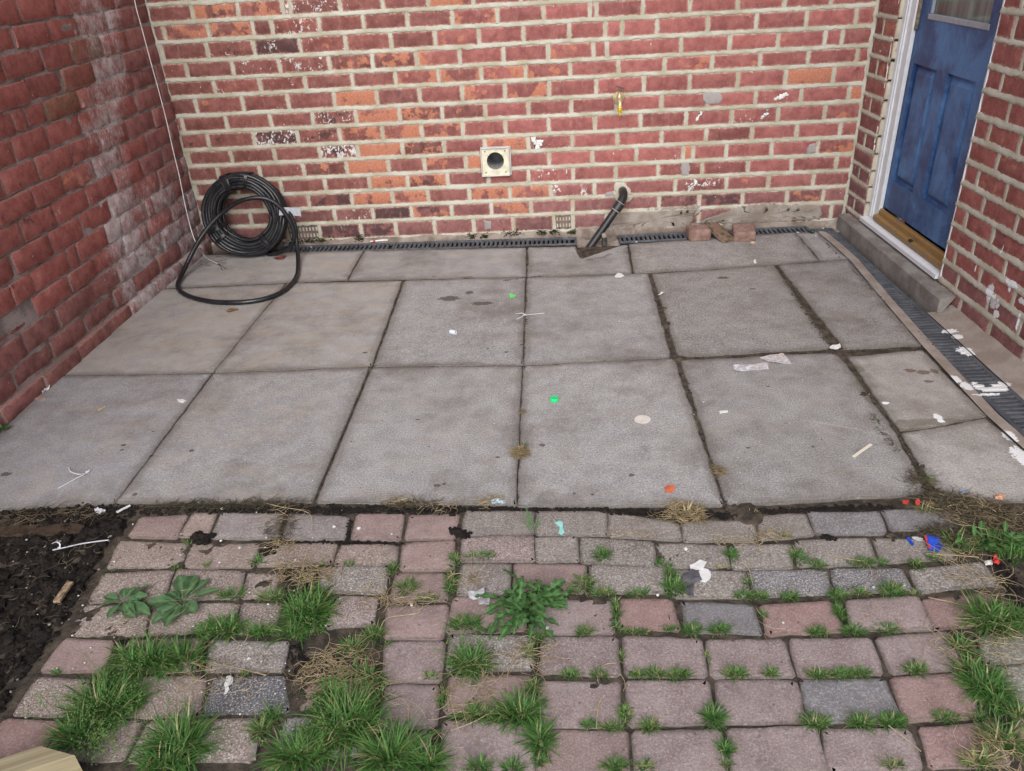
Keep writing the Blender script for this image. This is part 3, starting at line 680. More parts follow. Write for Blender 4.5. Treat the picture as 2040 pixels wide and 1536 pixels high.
# rough foot of the wall
m = MB(); prev = None
for i in range(241):
    s = XL + (XR - 0.02 - XL) * i / 240; cur = []
    for k, (zz, dd) in enumerate(((0.026, -0.003), (0.018, 0.006), (0.006, 0.010), (-0.012, 0.014), (-0.03, 0.012))):
        j = 0.006 * mnoise.noise(Vector((s * 14, k * 3.1, 5))) + rb.gauss(0, 0.0015)
        cur.append(m.vert(FB.pt(s, dd + (j if k else 0), zz + (0.010 * mnoise.noise(Vector((s * 7, 1, 9))) if k < 2 else 0))))
    if prev:
        for k in range(4): m.face(prev[k], cur[k], cur[k + 1], prev[k + 1])
    prev = cur
obj("plinth", m, M_PLINTH, house, 60)
# air bricks in the bottom course: a frame of clay with two rows of slots
for pa, pb in ((575, 636), (1106, 1139)):
    z0, z1 = BEDS[0] + 0.006, BEDS[1] - 0.006; zm = (z0 + z1) / 2; a, b = wall_x(pa, zm), wall_x(pb, zm)
    m = MB(); nsl = max(4, int((b - a) / 0.018)); m.box((a, YW + 0.008, z0), (b, YW + 0.05, z1))
    for zz0, zz1 in ((z0, z0 + 0.014), (zm - 0.007, zm + 0.007), (z1 - 0.014, z1)): m.box((a, YW + 0.0005, zz0), (b, YW + 0.0079, zz1))
    for i in range(nsl + 1):
        x = a + (b - a - 0.008) * i / nsl
        for zz0, zz1 in ((z0 + 0.0141, zm - 0.0071), (zm + 0.0071, z1 - 0.0141)): m.box((x, YW + 0.001, zz0), (x + 0.008, YW + 0.0079, zz1))
    o = obj("air_brick", m, M_BRICK, house); o.color = (0.17, 0.13, 0.12, 1); o["half_w"] = o["half_h"] = 9.0
# cement render patched over the foot of the wall
def wall_patch(name, px, thick, mat, parent, rng, step=0.012, jit=0.004, sink=0.0):
    pts = [PY(x, y, YW) for x, y in px]; out = []
    for i in range(len(pts)):
        a, b = pts[i], pts[(i + 1) % len(pts)]; n = max(1, int((b - a).length / step))
        for k in range(n):
            p = a.lerp(b, k / n); out.append(Vector((p.x + rng.gauss(0, jit), 0, p.z + rng.gauss(0, jit))))
    cx = sum((p.x for p in out)) / len(out); cz = sum((p.z for p in out)) / len(out)
    m = MB(); A = [m.vert((p.x, YW + 0.003, p.z)) for p in out]
    B = [m.vert((p.x, YW - thick * 0.6, p.z)) for p in out]
    ph = rng.uniform(0, 60)
    def dz(q): return thick * (1 + 0.2 * mnoise.noise(Vector((q.x * 30, q.z * 30, ph))))
    C = [m.vert((q.x, YW - dz(q), q.z)) for q in (Vector((p.x + (cx - p.x) * 0.04, 0, cz + (p.z - cz) * 0.86)) for p in out)]
    D = [m.vert((q.x, YW - dz(q), q.z)) for q in (Vector((p.x + (cx - p.x) * 0.10, 0, cz + (p.z - cz) * 0.4)) for p in out)]
    c = m.vert((cx, YW - thick, cz)); n = len(out)
    for k in range(n):
        j = (k + 1) % n
        for X, Y_ in ((A, B), (B, C), (C, D)): m.face(X[k], X[j], Y_[j], Y_[k])
        m.face(D[k], D[j], c)
    return obj(name, m, mat, parent, 180)
rw = random.Random(5)
wall_patch("render_patch", [(1226, 424), (1290, 417), (1345, 412), (1396, 409), (1401, 416), (1386, 424), (1381, 440), (1374, 450), (1300, 458), (1215, 466), (1190, 462), (1205, 440)], 0.0035, M_RENDER, house, rw)
wall_patch("render_patch", [(1386, 446), (1412, 434), (1442, 424), (1470, 411), (1520, 406), (1580, 408), (1632, 412), (1638, 424), (1634, 436), (1560, 442), (1450, 446)], 0.006, M_RENDER, house, rw)
wall_patch("render_patch", [(1150, 452), (1190, 450), (1195, 466), (1148, 470)], 0.006, M_RENDER, house, rw)
wall_patch("mortar_patch", [(1226, 362), (1243, 364), (1256, 378), (1262, 392), (1252, 404), (1228, 402), (1222, 385)], 0.006, M_MORTAR_SIDE, house, rw, jit=0.002)
M_GREYPATCH = mortar_material("grey filler", (0.30, 0.27, 0.26), (0.38, 0.35, 0.345))
for px in ([(1401, 184), (1418, 180), (1436, 185), (1440, 197), (1432, 207), (1408, 208), (1400, 198)], [(1358, 324), (1372, 322), (1375, 336), (1372, 350), (1358, 350), (1356, 336)], [(963, 438), (978, 441), (979, 456), (966, 458)], [(1611, 289), (1624, 284), (1625, 303), (1604, 307)], [(1206, 384), (1229, 379), (1230, 392), (1207, 393)]):
    wall_patch("mortar_patch", px, 0.003, M_GREYPATCH, house, rw, jit=0.0012, step=0.006)
M_PAINT = plain("old white paint", (0.70, 0.72, 0.70), 0.6, var=0.1)
for px in ([(1058, 273), (1066, 272), (1068, 280), (1082, 279), (1080, 290), (1072, 290), (1078, 296), (1066, 298), (1062, 288)], [(1541, 197), (1552, 190), (1566, 183), (1572, 188), (1560, 195), (1545, 201)], [(1516, 236), (1524, 226), (1530, 217), (1531, 226), (1522, 236)], [(1385, 240), (1397, 220), (1399, 224), (1390, 240)], [(1371, 380), (1380, 368), (1384, 358), (1388, 362), (1378, 378), (1370, 382)]):
    wall_patch("paint_mark", px, 0.0025, M_PAINT, house, rw, jit=0.0028, step=0.0045)
# upper storey, above the frame
m = MB(); m.box((XL - 0.1, YW + 0.002, BEDS[-1] + 0.008), (XR + 0.4, YW + 0.25, 4.6)); m.box((XL - 0.1, YW + 0.055, -0.05), (hx0, YW + 0.25, BEDS[-1] + 0.007)); m.box((hx1, YW + 0.055, -0.05), (XR + 0.4, YW + 0.25, BEDS[-1] + 0.007))
def wall_tex(name, ax):
    n = NT(name, 0.9, 0.2); t = n.node("ShaderNodeTexBrick"); x = n.sep(); cm = n.node("ShaderNodeCombineXYZ"); n.put(cm.inputs[0], x[ax]); n.put(cm.inputs[1], x[2]); n.put(t.inputs['Vector'], cm.outputs[0])
    t.inputs['Color1'].default_value = (0.27, 0.08, 0.07, 1); t.inputs['Color2'].default_value = (0.22, 0.07, 0.06, 1); t.inputs['Mortar'].default_value = (0.45, 0.41, 0.32, 1)
    t.inputs['Scale'].default_value = 1; t.inputs['Brick Width'].default_value = 0.232; t.inputs['Row Height'].default_value = 0.088; t.inputs['Mortar Size'].default_value = 0.009
    n.color(t.outputs[0]); return n.m
M_UP_BACK = wall_tex("upper wall brickwork", 0); M_UP_SIDE = wall_tex("upper side brickwork", 1)
obj("upper_wall", m, M_UP_BACK, house)

# ------------------------------------------------------------------ old boundary wall on the left
rl = random.Random(33)
old = thing("boundary_wall", "old dark red brick boundary wall with white salts and open joints", "wall", (LX0, LY0, 0))
LB = [-0.035, 0.058, 0.147, 0.244, 0.333, 0.425, 0.520, 0.613, 0.703, 0.797, 0.893, 0.980, 1.070, 1.163, 1.250, 1.340, 1.430, 1.520, 1.61]
LR = {
 14: [(42,30),(116,20),(231,8)], 13: [(30,80),(102,68),(160,55),(216,42),(265,33)], 12: [(10,140),(88,122),(146,108),(205,92),(256,85)], 11: [(57,182),(126,160),(188,145),(246,127)],
 10: [(27,238),(53,232),(93,222),(158,200),(185,188),(267,162)], 9: [(30,302),(97,275),(162,250),(218,220),(273,205)], 8: [(8,373),(77,343),(143,310),(203,282),(255,258),(307,238)], 7: [(68,400),(127,368),(188,333),(243,303),(292,277)],
 6: [(45,467),(110,430),(173,390),(230,360),(282,333),(325,310)], 5: [(30,533),(102,488),(163,447),(220,407),(272,383),(317,353)], 4: [(28,600),(68,567),(138,517),(157,507),(215,472),(245,455),(293,415),(305,407),(347,380)],
 3: [(72,620),(140,570),(192,533),(248,488),(298,455),(342,417),(375,398)], 2: [(50,683),(119,642),(185,587),(238,543),(275,515),(327,480),(363,438)], 1: [(32,763),(108,705),(172,647),(230,600),(270,572),(318,527),(358,487)],
 0: [(82,767),(151,710),(212,655),(255,620),(305,573),(357,530)]}
SLO, SHI = sL(0.9), sL(YW + 0.0)
SPECIAL = {(4, 215): 1.6, (4, 157): 0, (10, 185): .8, (11, 188): 1.0, (11, 126): .25, (8, 143): .7, (7, 127): .9}
MOSS = {(10, 93): 1.1, (11, 126): .9, (13, 102): .55, (12, 146): .9, (12, 88): .35, (8, 77): .55, (9, 97): .3, (7, 68): .2, (7, 127): .4, (10, 158): .6, (3, 72): .3, (13, 160): .2}
ml = MB()
for ci in range(len(LB) - 1):
    z0, z1 = LB[ci], LB[ci + 1]; zm = (z0 + z1) / 2
    xs = [(sL(Lw(*p).y), p[0]) for p in LR.get(ci, [])] or [(SLO + 0.1 + 0.12 * (ci % 2), -1)]
    while xs[0][0] - SLO > 0.05: xs.insert(0, (xs[0][0] - 0.238 + rl.gauss(0, 0.012), -1))
    while SHI - xs[-1][0] > 0.30: xs.append((xs[-1][0] + 0.238 + rl.gauss(0, 0.012), -2))
    edges = xs + [(SHI, 0)]
    for i in range(len(edges) - 1):
        s0, key = edges[i]; s1 = edges[i + 1][0]
        if s1 - s0 < 0.03: continue
        Y = LY0 + FL.u.y * (s0 + s1) / 2
        base = Vector((0.345, 0.103, 0.088)) * (1 + rl.gauss(0, 0.12))
        if zm < 0.2: base = base.lerp(Vector((0.20, 0.10, 0.095)), 0.6)
        if Y > 3.85: base = base.lerp(Vector((0.23, 0.115, 0.115)), 0.5)
        ef = SPECIAL.get((ci, key), rl.choice((1.0, 1.0, 0.9, 0.3, 0.75)))
        out = rl.gauss(0, 0.0025) + (0.022 if ci == 0 else 0)
        gap = rl.uniform(0.001, 0.0045)
        put_brick(FL, s0 + gap, s1 - rl.uniform(0.001, 0.0045), z0 + rl.uniform(0.001, 0.0055), z1 - rl.uniform(0.001, 0.0055), M_BRICK_OLD, old, base,
                  {"efflo": max(0, ef), "moss": MOSS.get((ci, key), max(0, rl.gauss(0.02, 0.12)) + (0.4 if ci == 0 else 0)), "paint": max(0, rl.gauss(0.0, 0.06)), "orange": 0.45 if (ci, key) == (7, 127) else 0.0, "dark": max(0, rl.gauss(0.05, 0.12))}, rl,
                  nx=7, nz=5, r=0.009, push=0.0050, rough=0.0013, jit=0.0024, bulge=0.0006, out=out, d=0.07)
# lime mortar face, set back and uneven
nz_, ns_ = 130, 190; z0, z1 = -0.04, LB[-1]; idx = []
for j in range(nz_ + 1):
    z = z0 + (z1 - z0) * j / nz_
    for i in range(ns_ + 1):
        s = SLO + (SHI - SLO) * i / ns_
        n_ = mnoise.noise(Vector((s * 9, z * 9, 3))); d = -0.0062 + 0.0036 * n_ + 0.002 * mnoise.noise(Vector((s * 50, z * 50, 1)))
        if z < LB[1] - 0.012: d += 0.02
        idx.append(ml.vert(FL.pt(s, d, z)))
for j in range(nz_):
    for i in range(ns_):
        a = j * (ns_ + 1) + i; ml.face(a, a + 1, a + ns_ + 2, a + ns_ + 1)
obj("mortar", ml, M_MORTAR_OLD, old, 180)
m = MB()
def fbox(m, fr, s0, s1, d0, d1, z0, z1):
    M = Matrix.Translation((fr.o.x, fr.o.y, 0)) @ Matrix.Rotation(fr.ang, 4, 'Z'); m.box((s0, -d1, z0), (s1, -d0, z1), M)
fbox(m, FL, SLO, SHI + 0.1, -0.30, -0.03, -0.05, LB[-1] - 0.002); fbox(m, FL, SLO, SHI + 0.1, -0.30, -0.002, LB[-1] + 0.002, 2.15)
obj("upper_wall", m, M_UP_SIDE, old)

# ------------------------------------------------------------------ side wall with the door
rr = random.Random(44)
side = thing("side_wall", "red brick side wall on both sides of the blue door", "wall", (RX0, RY0, 0))
S_REV, S_NEAR, S_END = sR(3.975), sR(3.172), sR(1.2)
S_COR = sR(YW - 0.002)
RBEDS = [0.013, 0.095, 0.178, 0.258, 0.338, 0.422, 0.506, 0.590, 0.675, 0.762, 0.852, 0.938, 1.030, 1.125, 1.212, 1.30, 1.388, 1.476, 1.564]
RPX = {0: [(1962, 628)], 1: [(1903, 578), (1962, 628), (2025, 673)], 2: [(1898, 532), (1948, 570), (2012, 620)], 3: [(1935, 510), (1998, 548)], 4: [(1921, 452), (1975, 477)], 5: [(1957, 417), (2023, 452)], 6: [(1947, 358), (2003, 387)], 7: [(1987, 323)],
       8: [(1972, 258), (2032, 285)], 9: [(2011, 218)], 10: [(1997.5, 158)], 11: [(2037, 123)], 12: [(2023, 50)]}
mr = MB()
for ci in range(len(RBEDS) - 1):
    z0, z1 = RBEDS[ci], RBEDS[ci + 1]
    xs = [sR(Rw(*p).y) for p in RPX.get(ci, [])]
    if ci == 0: xs = [S_NEAR + 0.19]
    if not xs: xs = [S_NEAR + (0.11 if ci % 2 else 0.21)]
    xs = sorted(xs)
    while S_END - xs[-1] > 0.26: xs.append(xs[-1] + 0.222 + rr.gauss(0, 0.004))
    edges = [S_NEAR] + xs + [S_END]
    for i in range(len(edges) - 1):
        s0, s1 = edges[i], edges[i + 1]
        if i > 0: perp(mr, FR, s0, z0 + 0.006, z1 - 0.006, 0.009, rr)
        base = Vector((0.36, 0.112, 0.098)) * (1 + rr.gauss(0, 0.08))
        if ci < 2: base = base.lerp(Vector((0.23, 0.115, 0.12)), 0.7)
        put_brick(FR, s0 + (0.0045 if i else 0), s1 - 0.0045, z0 + 0.0045, z1 - 0.0045, M_BRICK_SIDE, side, base, {"orange": max(0, rr.gauss(0.12, 0.2)), "paint": max(0, rr.gauss(0.02, 0.08)), "dark": 0.0}, rr, out=rr.gauss(0, 0.001), push=0.0022, r=0.0055)
    # pier between the corner and the frame: one brick, then two halves, and so on up
    e2 = [S_COR, S_REV] if ci % 2 == 0 else [S_COR, S_COR + (S_REV - S_COR) * 0.42, S_REV]
    for i in range(len(e2) - 1):
        base = Vector((0.33, 0.115, 0.10)).lerp(Vector((0.24, 0.115, 0.125)), smooth01((0.7 - z0) / 0.6)) * (1 + rr.gauss(0, 0.07))
        if i > 0: perp(mr, FR, e2[i], z0 + 0.006, z1 - 0.006, 0.006, rr)
        put_brick(FR, e2[i] + 0.004, e2[i + 1] - 0.004 * (i < len(e2) - 2), z0 + 0.0045, z1 - 0.0045, M_BRICK_SIDE, side, base, {"orange": max(0, rr.gauss(0.1, 0.15)), "paint": 0.35, "dark": 0.0}, rr, out=rr.gauss(0, 0.0012), push=0.0022, r=0.0055, d=0.075)
for z in RBEDS:
    bead(mr, FR, S_NEAR - 0.003, S_END, z, 0.0115, rr, proud=0.005, jit=0.003)
    bead(mr, FR, S_COR, S_REV + 0.003, z, 0.0095, rr, proud=0.005, jit=0.003)
sheet(mr, FR, S_NEAR + 0.01, S_END, -0.04, RBEDS[-1], -0.004); sheet(mr, FR, S_COR, S_REV - 0.008, -0.04, RBEDS[-1], -0.004)
obj("mortar", mr, M_MORTAR_SIDE, side, 50)
m = MB()
fbox(m, FR, S_NEAR + 0.006, S_END, -0.25, -0.03, -0.05, RBEDS[-1] - 0.002); fbox(m, FR, S_NEAR, S_END, -0.25, -0.002, RBEDS[-1] + 0.002, 4.6); fbox(m, FR, S_COR - 0.1, S_REV - 0.006, -0.25, -0.03, -0.05, RBEDS[-1] - 0.002); fbox(m, FR, S_COR - 0.1, S_REV, -0.25, -0.002, RBEDS[-1] + 0.002, 4.6)
fbox(m, FR, S_REV + 0.001, S_NEAR - 0.001, -0.25, -0.002, 2.14, 4.6)
obj("upper_wall", m, M_UP_SIDE, side)
# plaster white edge where the frame was sealed to the near bricks
m = MB(); prev = None
for i in range(60):
    z = 0.10 + 1.5 * i / 59; j = rr.gauss(0, 0.0015) + 0.005 * max(0, mnoise.noise(Vector((z * 11, 0, 0))))
    cur = [m.vert(FR.pt(S_NEAR - 0.004 - j, -0.02, z)), m.vert(FR.pt(S_NEAR - 0.004 - j, 0.001, z)), m.vert(FR.pt(S_NEAR + 0.003 + j, 0.003, z)), m.vert(FR.pt(S_NEAR + 0.005 + j, -0.003, z))]
    if prev:
        for k in range(3): m.face(prev[k], prev[k + 1], cur[k + 1], cur[k])
    prev = cur
M_WHITE = plain("white painted timber", (0.66, 0.68, 0.71), 0.45, var=0.06, scale=25)
obj("sealant", m, M_WHITE, side, 60)
# old white paint down the reveal edge
m = MB()
for zc in [0.19 + 0.0435 * i for i in range(32)]:
    if rr.random() < 0.8:
        h = rr.uniform(0.012, 0.03); a = S_REV - 0.022 + rr.gauss(0, 0.003); wd = rr.uniform(0.002, 0.006)
        pts = [(a, zc - h), (a + wd * 0.7, zc - h * 0.4), (a + wd, zc + h * 0.3), (a + wd * 0.2, zc + h), (a - wd * 0.4, zc + h * 0.2)]
        q = [m.vert(FR.pt(s, 0.0022, z)) for s, z in pts]; b = [m.vert(FR.pt(s, -0.004, z)) for s, z in pts]
        m.face(*q)
        for k in range(5): m.face(q[k], b[k], b[(k + 1) % 5], q[(k + 1) % 5])
obj("paint_run", m, M_PAINT, side)
# mortar haunching along the foot of the near wall, falling to the drain
def drain_x(Y): return 1.405 + (3.956 - Y) * 0.033
m = MB(); rows_ = []
for i in range(50):
    Y = 3.04 - (3.04 - 1.3) * i / 49; xw = RX0 + RK * (RY0 - Y); xd = drain_x(Y) + 0.122; r_ = []
    for t, z in ((0, 0.0), (0.25, 0.003), (0.55, 0.006), (0.8, 0.016), (0.93, 0.030), (1.03, 0.036)):
        r_.append(m.vert((xd + (xw - xd) * t, Y, z + 0.004 * mnoise.noise(Vector((Y * 12, t * 4, 1))) * (t > 0))))
    rows_.append(r_)
for A, B in zip(rows_, rows_[1:]):
    for k in range(5): m.face(A[k], A[k + 1], B[k + 1], B[k])
obj("mortar_haunch", m, M_FILLET, side, 180)
# rough lump of mortar in the corner behind the step
m = MB(); rows_ = []
for i in range(9):
    t = i / 8; r_ = []
    for k in range(9):
        u = k / 8; x = 1.50 + 0.12 * t; y_ = 4.09 + 0.11 * u; h = 0.10 * max(0, t * 0.9 + u * 0.6 - 0.55) + 0.006 * mnoise.noise(Vector((x * 40, y_ * 40, 0)))
        r_.append(m.vert((x, y_, -0.012 + h)))
    rows_.append(r_)
for A, B in zip(rows_, rows_[1:]):
    for k in range(8): m.face(A[k], B[k], B[k + 1], A[k + 1])
obj("mortar_lump", m, M_RENDER, side, 180)

# concrete step
def step_x(Y): return 1.588 - 0.040 * (Y - 3.02)
M_STEP = NT("step concrete", 0.92, 0.2)
cc = M_STEP.mix(M_STEP.ramp(M_STEP.noise(9, 5, 0.65), 0.35, 0.68), (0.17, 0.15, 0.135), (0.29, 0.275, 0.255))
cc = M_STEP.mix(M_STEP.ramp(M_STEP.noise(240, 3, 0.8), 0.56, 0.66, 0, 0.5), cc, (0.45, 0.43, 0.40))
cc = M_STEP.mix(M_STEP.ramp(M_STEP.noise(21, 5, 0.7), 0.60, 0.72, 0, 0.7), cc, (0.36, 0.33, 0.26))
M_STEP.color(cc); M_STEP.bump(M_STEP.noise(120, 5, 0.7), 0.7, 0.004)
m = MB(); rows_ = []
for i in range(41):
    Y = 3.025 + (4.15 - 3.025) * i / 40; x0 = step_x(Y); xw = RX0 + RK * (RY0 - Y) + 0.12; r_ = []
    if Y < 3.165: xw = RX0 + RK * (RY0 - Y) + 0.002
    for x, z in ((x0, -0.03), (x0, 0.03), (x0 + 0.001, 0.062), (x0 + 0.007, 0.070), (x0 + 0.03, 0.073), (xw, 0.078)):
        k = 0.0022; r_.append(m.vert((x + k * mnoise.noise(Vector((Y * 13, z * 30, 2))), Y, z + k * mnoise.noise(Vector((Y * 11, x * 20, 6))))))
    rows_.append(r_)
for A, B in zip(rows_, rows_[1:]):
    for k in range(5): m.face(A[k], B[k], B[k + 1], A[k + 1])
m.face(*rows_[0]); m.face(*rows_[-1][::-1])
tag(obj("concrete_step", m, M_STEP.m, smooth=28), "low grey concrete doorstep under the white door sill", "doorstep")

# ------------------------------------------------------------------ the door in its frame
door = thing("door", "weathered blue panelled door with glass in white frame above the step", "door", FR.pt((S_REV + S_NEAR) / 2, -0.05, 0.08))
MR = Matrix.Translation((FR.o.x, FR.o.y, 0)) @ Matrix.Rotation(FR.ang, 4, 'Z')      # local x along wall, -y out of it
def dbox(m, s0, s1, o0, o1, z0, z1, r=0.002): m.bbox((s0, o0, z0), (s1, o1, z1), r, MR)    # o: set back from the wall face
nB = NT("door blue", 0.42, 0.4)
v = nB.noise(5, 6, 0.70, vec=nB.scaled(nB.pos, (1, 1, 0.8)), dist=0.3); v2 = nB.noise(38, 5, 0.7, vec=nB.scaled(nB.pos, (1, 1, 0.35)))
c = nB.mix(nB.ramp(v, 0.36, 0.66), (0.022, 0.058, 0.165), (0.092, 0.20, 0.41))
c = nB.mix(nB.ramp(v2, 0.58, 0.72, 0, 0.45), c, (0.014, 0.028, 0.085))
c = nB.mix(nB.ramp(nB.noise(150, 3, 0.6), 0.72, 0.78, 0, 0.6), c, (0.30, 0.38, 0.50))
nB.color(c); nB.put(nB.b.inputs['Roughness'], nB.ramp(v, 0.3, 0.7, 0.34, 0.6)); nB.bump(nB.noise(90, 5, 0.7, vec=nB.scaled(nB.pos, (1, 1, 0.15))), 0.18, 0.002)
M_BLUE = nB.m
D0, D1 = sR(3.895), sR(3.09)                 # leaf edges
OD = 0.050                                   # leaf face set back from the wall
def sd(Y): return sR(Y)
pan = [(sd(3.852), sd(3.638)), (sd(3.545), sd(3.325))]; PZ0, PZ1 = 0.325, 0.855; GZ = 1.05
gl0, gl1 = sd(3.800), sd(3.312)
m = MB()
zb, zt = 0.185, 2.04
dbox(m, D0, pan[0][0], OD, OD + 0.044, zb, zt); dbox(m, pan[1][1], D1, OD, OD + 0.044, zb, zt)
def rail(s0, s1, z0, z1): m.box((s0, OD + 0.0004, z0), (s1, OD + 0.0435, z1), MR)
rail(pan[0][0] - 0.002, pan[1][1] + 0.002, zb, PZ0); rail(pan[0][0] - 0.002, pan[1][1] + 0.002, PZ1, GZ); rail(pan[0][1], pan[1][0], PZ0 - 0.001, PZ1 + 0.001)
rail(pan[0][0] - 0.002, gl0, GZ - 0.001, 1.86); rail(gl1, pan[1][1] + 0.002, GZ - 0.001, 1.86); rail(pan[0][0] - 0.002, pan[1][1] + 0.002, 1.859, zt)
obj("leaf", m, M_BLUE, door)
for s0, s1 in pan:                            # fielded panels: moulding down, bevel up, flat field
    m = MB(); rings = []
    for ins_, dep in ((0.0, 0.0003), (0.002, 0.017), (0.011, 0.019), (0.034, 0.005), (0.037, 0.003)):
        rings.append([m.vert(MR @ Vector(p)) for p in ((s0 + ins_, OD + dep, PZ0 + ins_), (s1 - ins_, OD + dep, PZ0 + ins_), (s1 - ins_, OD + dep, PZ1 - ins_), (s0 + ins_, OD + dep, PZ1 - ins_))])
    for A, B in zip(rings, rings[1:]):
        for k in range(4): m.face(A[k], A[(k + 1) % 4], B[(k + 1) % 4], B[k])
    m.face(*rings[-1]); obj("panel", m, M_BLUE, door)
# glazing
nG = NT("door glass", 0.06, 0.6)
x = nG.sep(); yz = nG.node("ShaderNodeCombineXYZ"); nG.put(yz.inputs[0], x[1])
st = nG.ramp(nG.noise(26, 3, 0.6, vec=yz.outputs[0]), 0.70, 0.74)
st = nG.math('MULTIPLY', st, nG.ramp(nG.noise(60, 4), 0.42, 0.6, 0, 0.55))
c = nG.mix(nG.ramp(nG.noise(9, 4, vec=yz.outputs[0]), 0.38, 0.62), (0.055, 0.066, 0.062), (0.20, 0.235, 0.215))
nG.color(nG.mix(st, c, (0.55, 0.56, 0.55)))
m = MB(); m.box((gl0 - 0.004, OD + 0.016, GZ - 0.004), (gl1 + 0.004, OD + 0.020, 1.864), MR); obj("pane", m, nG.m, door)
M_BEAD = plain("glazing bead", (0.30, 0.33, 0.37), 0.4, var=0.1)
m = MB()
dbox(m, gl0, gl0 + 0.012, OD + 0.004, OD + 0.0159, GZ + 0.0125, 1.847); dbox(m, gl1 - 0.012, gl1, OD + 0.004, OD + 0.0159, GZ + 0.0125, 1.847); dbox(m, gl0, gl1, OD - 0.003, OD + 0.0159, GZ - 0.010, GZ + 0.012); dbox(m, gl0, gl1, OD + 0.004, OD + 0.0159, 1.8475, 1.86)
obj("glazing_bead", m, M_BEAD, door)
# white frame: outer face, rebate, head
m = MB(); f0, f1, f2 = sR(3.978), sR(3.945), sR(3.886)
dbox(m, f0, f1, 0.018, 0.09, 0.115, 2.13, 0.003); dbox(m, f1 + 0.0015, f2, 0.030, 0.0495, 0.118, 2.10, 0.003)
dbox(m, f1 + 0.0015, f1 + 0.012, 0.022, 0.031, 0.118, 2.10, 0.002)
dbox(m, f1 + 0.001, S_NEAR - 0.001, 0.018, 0.09, 2.05, 2.13, 0.003); dbox(m, S_NEAR - 0.0005, D1 + 0.06, 0.035, 0.049, 0.118, 2.12, 0.003)
obj("frame", m, M_WHITE, door)
m = MB(); dbox(m, f2 + 0.001, f2 + 0.013, 0.036, 0.0495, 0.99, 2.04); M_WOODS = plain("grey bare timber", (0.20, 0.15, 0.11), 0.8, var=0.4, scale=60); obj("weather_strip", m, M_WOODS, door)
# sill and gilt threshold bar
m = MB(); pr = [(-0.012, 0.086), (-0.012, 0.104), (0.002, 0.110), (0.058, 0.120), (0.058, 0.086)]
ends = []
for s in (sR(3.992), sR(3.188)): ends.append([m.vert(MR @ Vector((s, o_, z))) for o_, z in pr])
for k in range(5): m.face(ends[0][k], ends[0][(k + 1) % 5], ends[1][(k + 1) % 5], ends[1][k])
m.face(*ends[0][::-1]); m.face(*ends[1]); obj("sill", m, M_WHITE, door)
nT = NT("worn gilt aluminium", 0.38, 0.5); nT.b.inputs['Metallic'].default_value = 0.55
nT.color(nT.mix(nT.ramp(nT.noise(30, 5, 0.7), 0.4, 0.68), (0.40, 0.25, 0.075), (0.30, 0.22, 0.15)))
m = MB(); pr = [(0.012, 0.121), (0.012, 0.140), (0.022, 0.146), (0.030, 0.148), (0.031, 0.166), (0.036, 0.176), (0.043, 0.178), (0.049, 0.176), (0.049, 0.121)]
ends = []
for s in (f2 - 0.012, D1): ends.append([m.vert(MR @ Vector((s, o_, z))) for o_, z in pr])
for k in range(9): m.face(ends[0][k], ends[0][(k + 1) % 9], ends[1][(k + 1) % 9], ends[1][k])
m.face(*ends[0][::-1]); m.face(*ends[1]); thr = obj("threshold", m, nT.m, door)
m = MB(); s = sR(3.515); m.bbox((s, 0.010, 0.139), (s + 0.026, 0.026, 0.149), 0.002, MR); m.bbox((s + 0.009, 0.008, 0.143), (s + 0.017, 0.012, 0.151), 0.001, MR)
M_BLACK = plain("black plastic", (0.018, 0.018, 0.02), 0.45, var=0.3)
obj("drain_plug", m, M_BLACK, thr)
m = MB(); sheet(m, FR, D0 - 0.05, D1 + 0.1, 0.0, 2.1, -0.2); obj("dark_interior", m, M_BLACK, door)

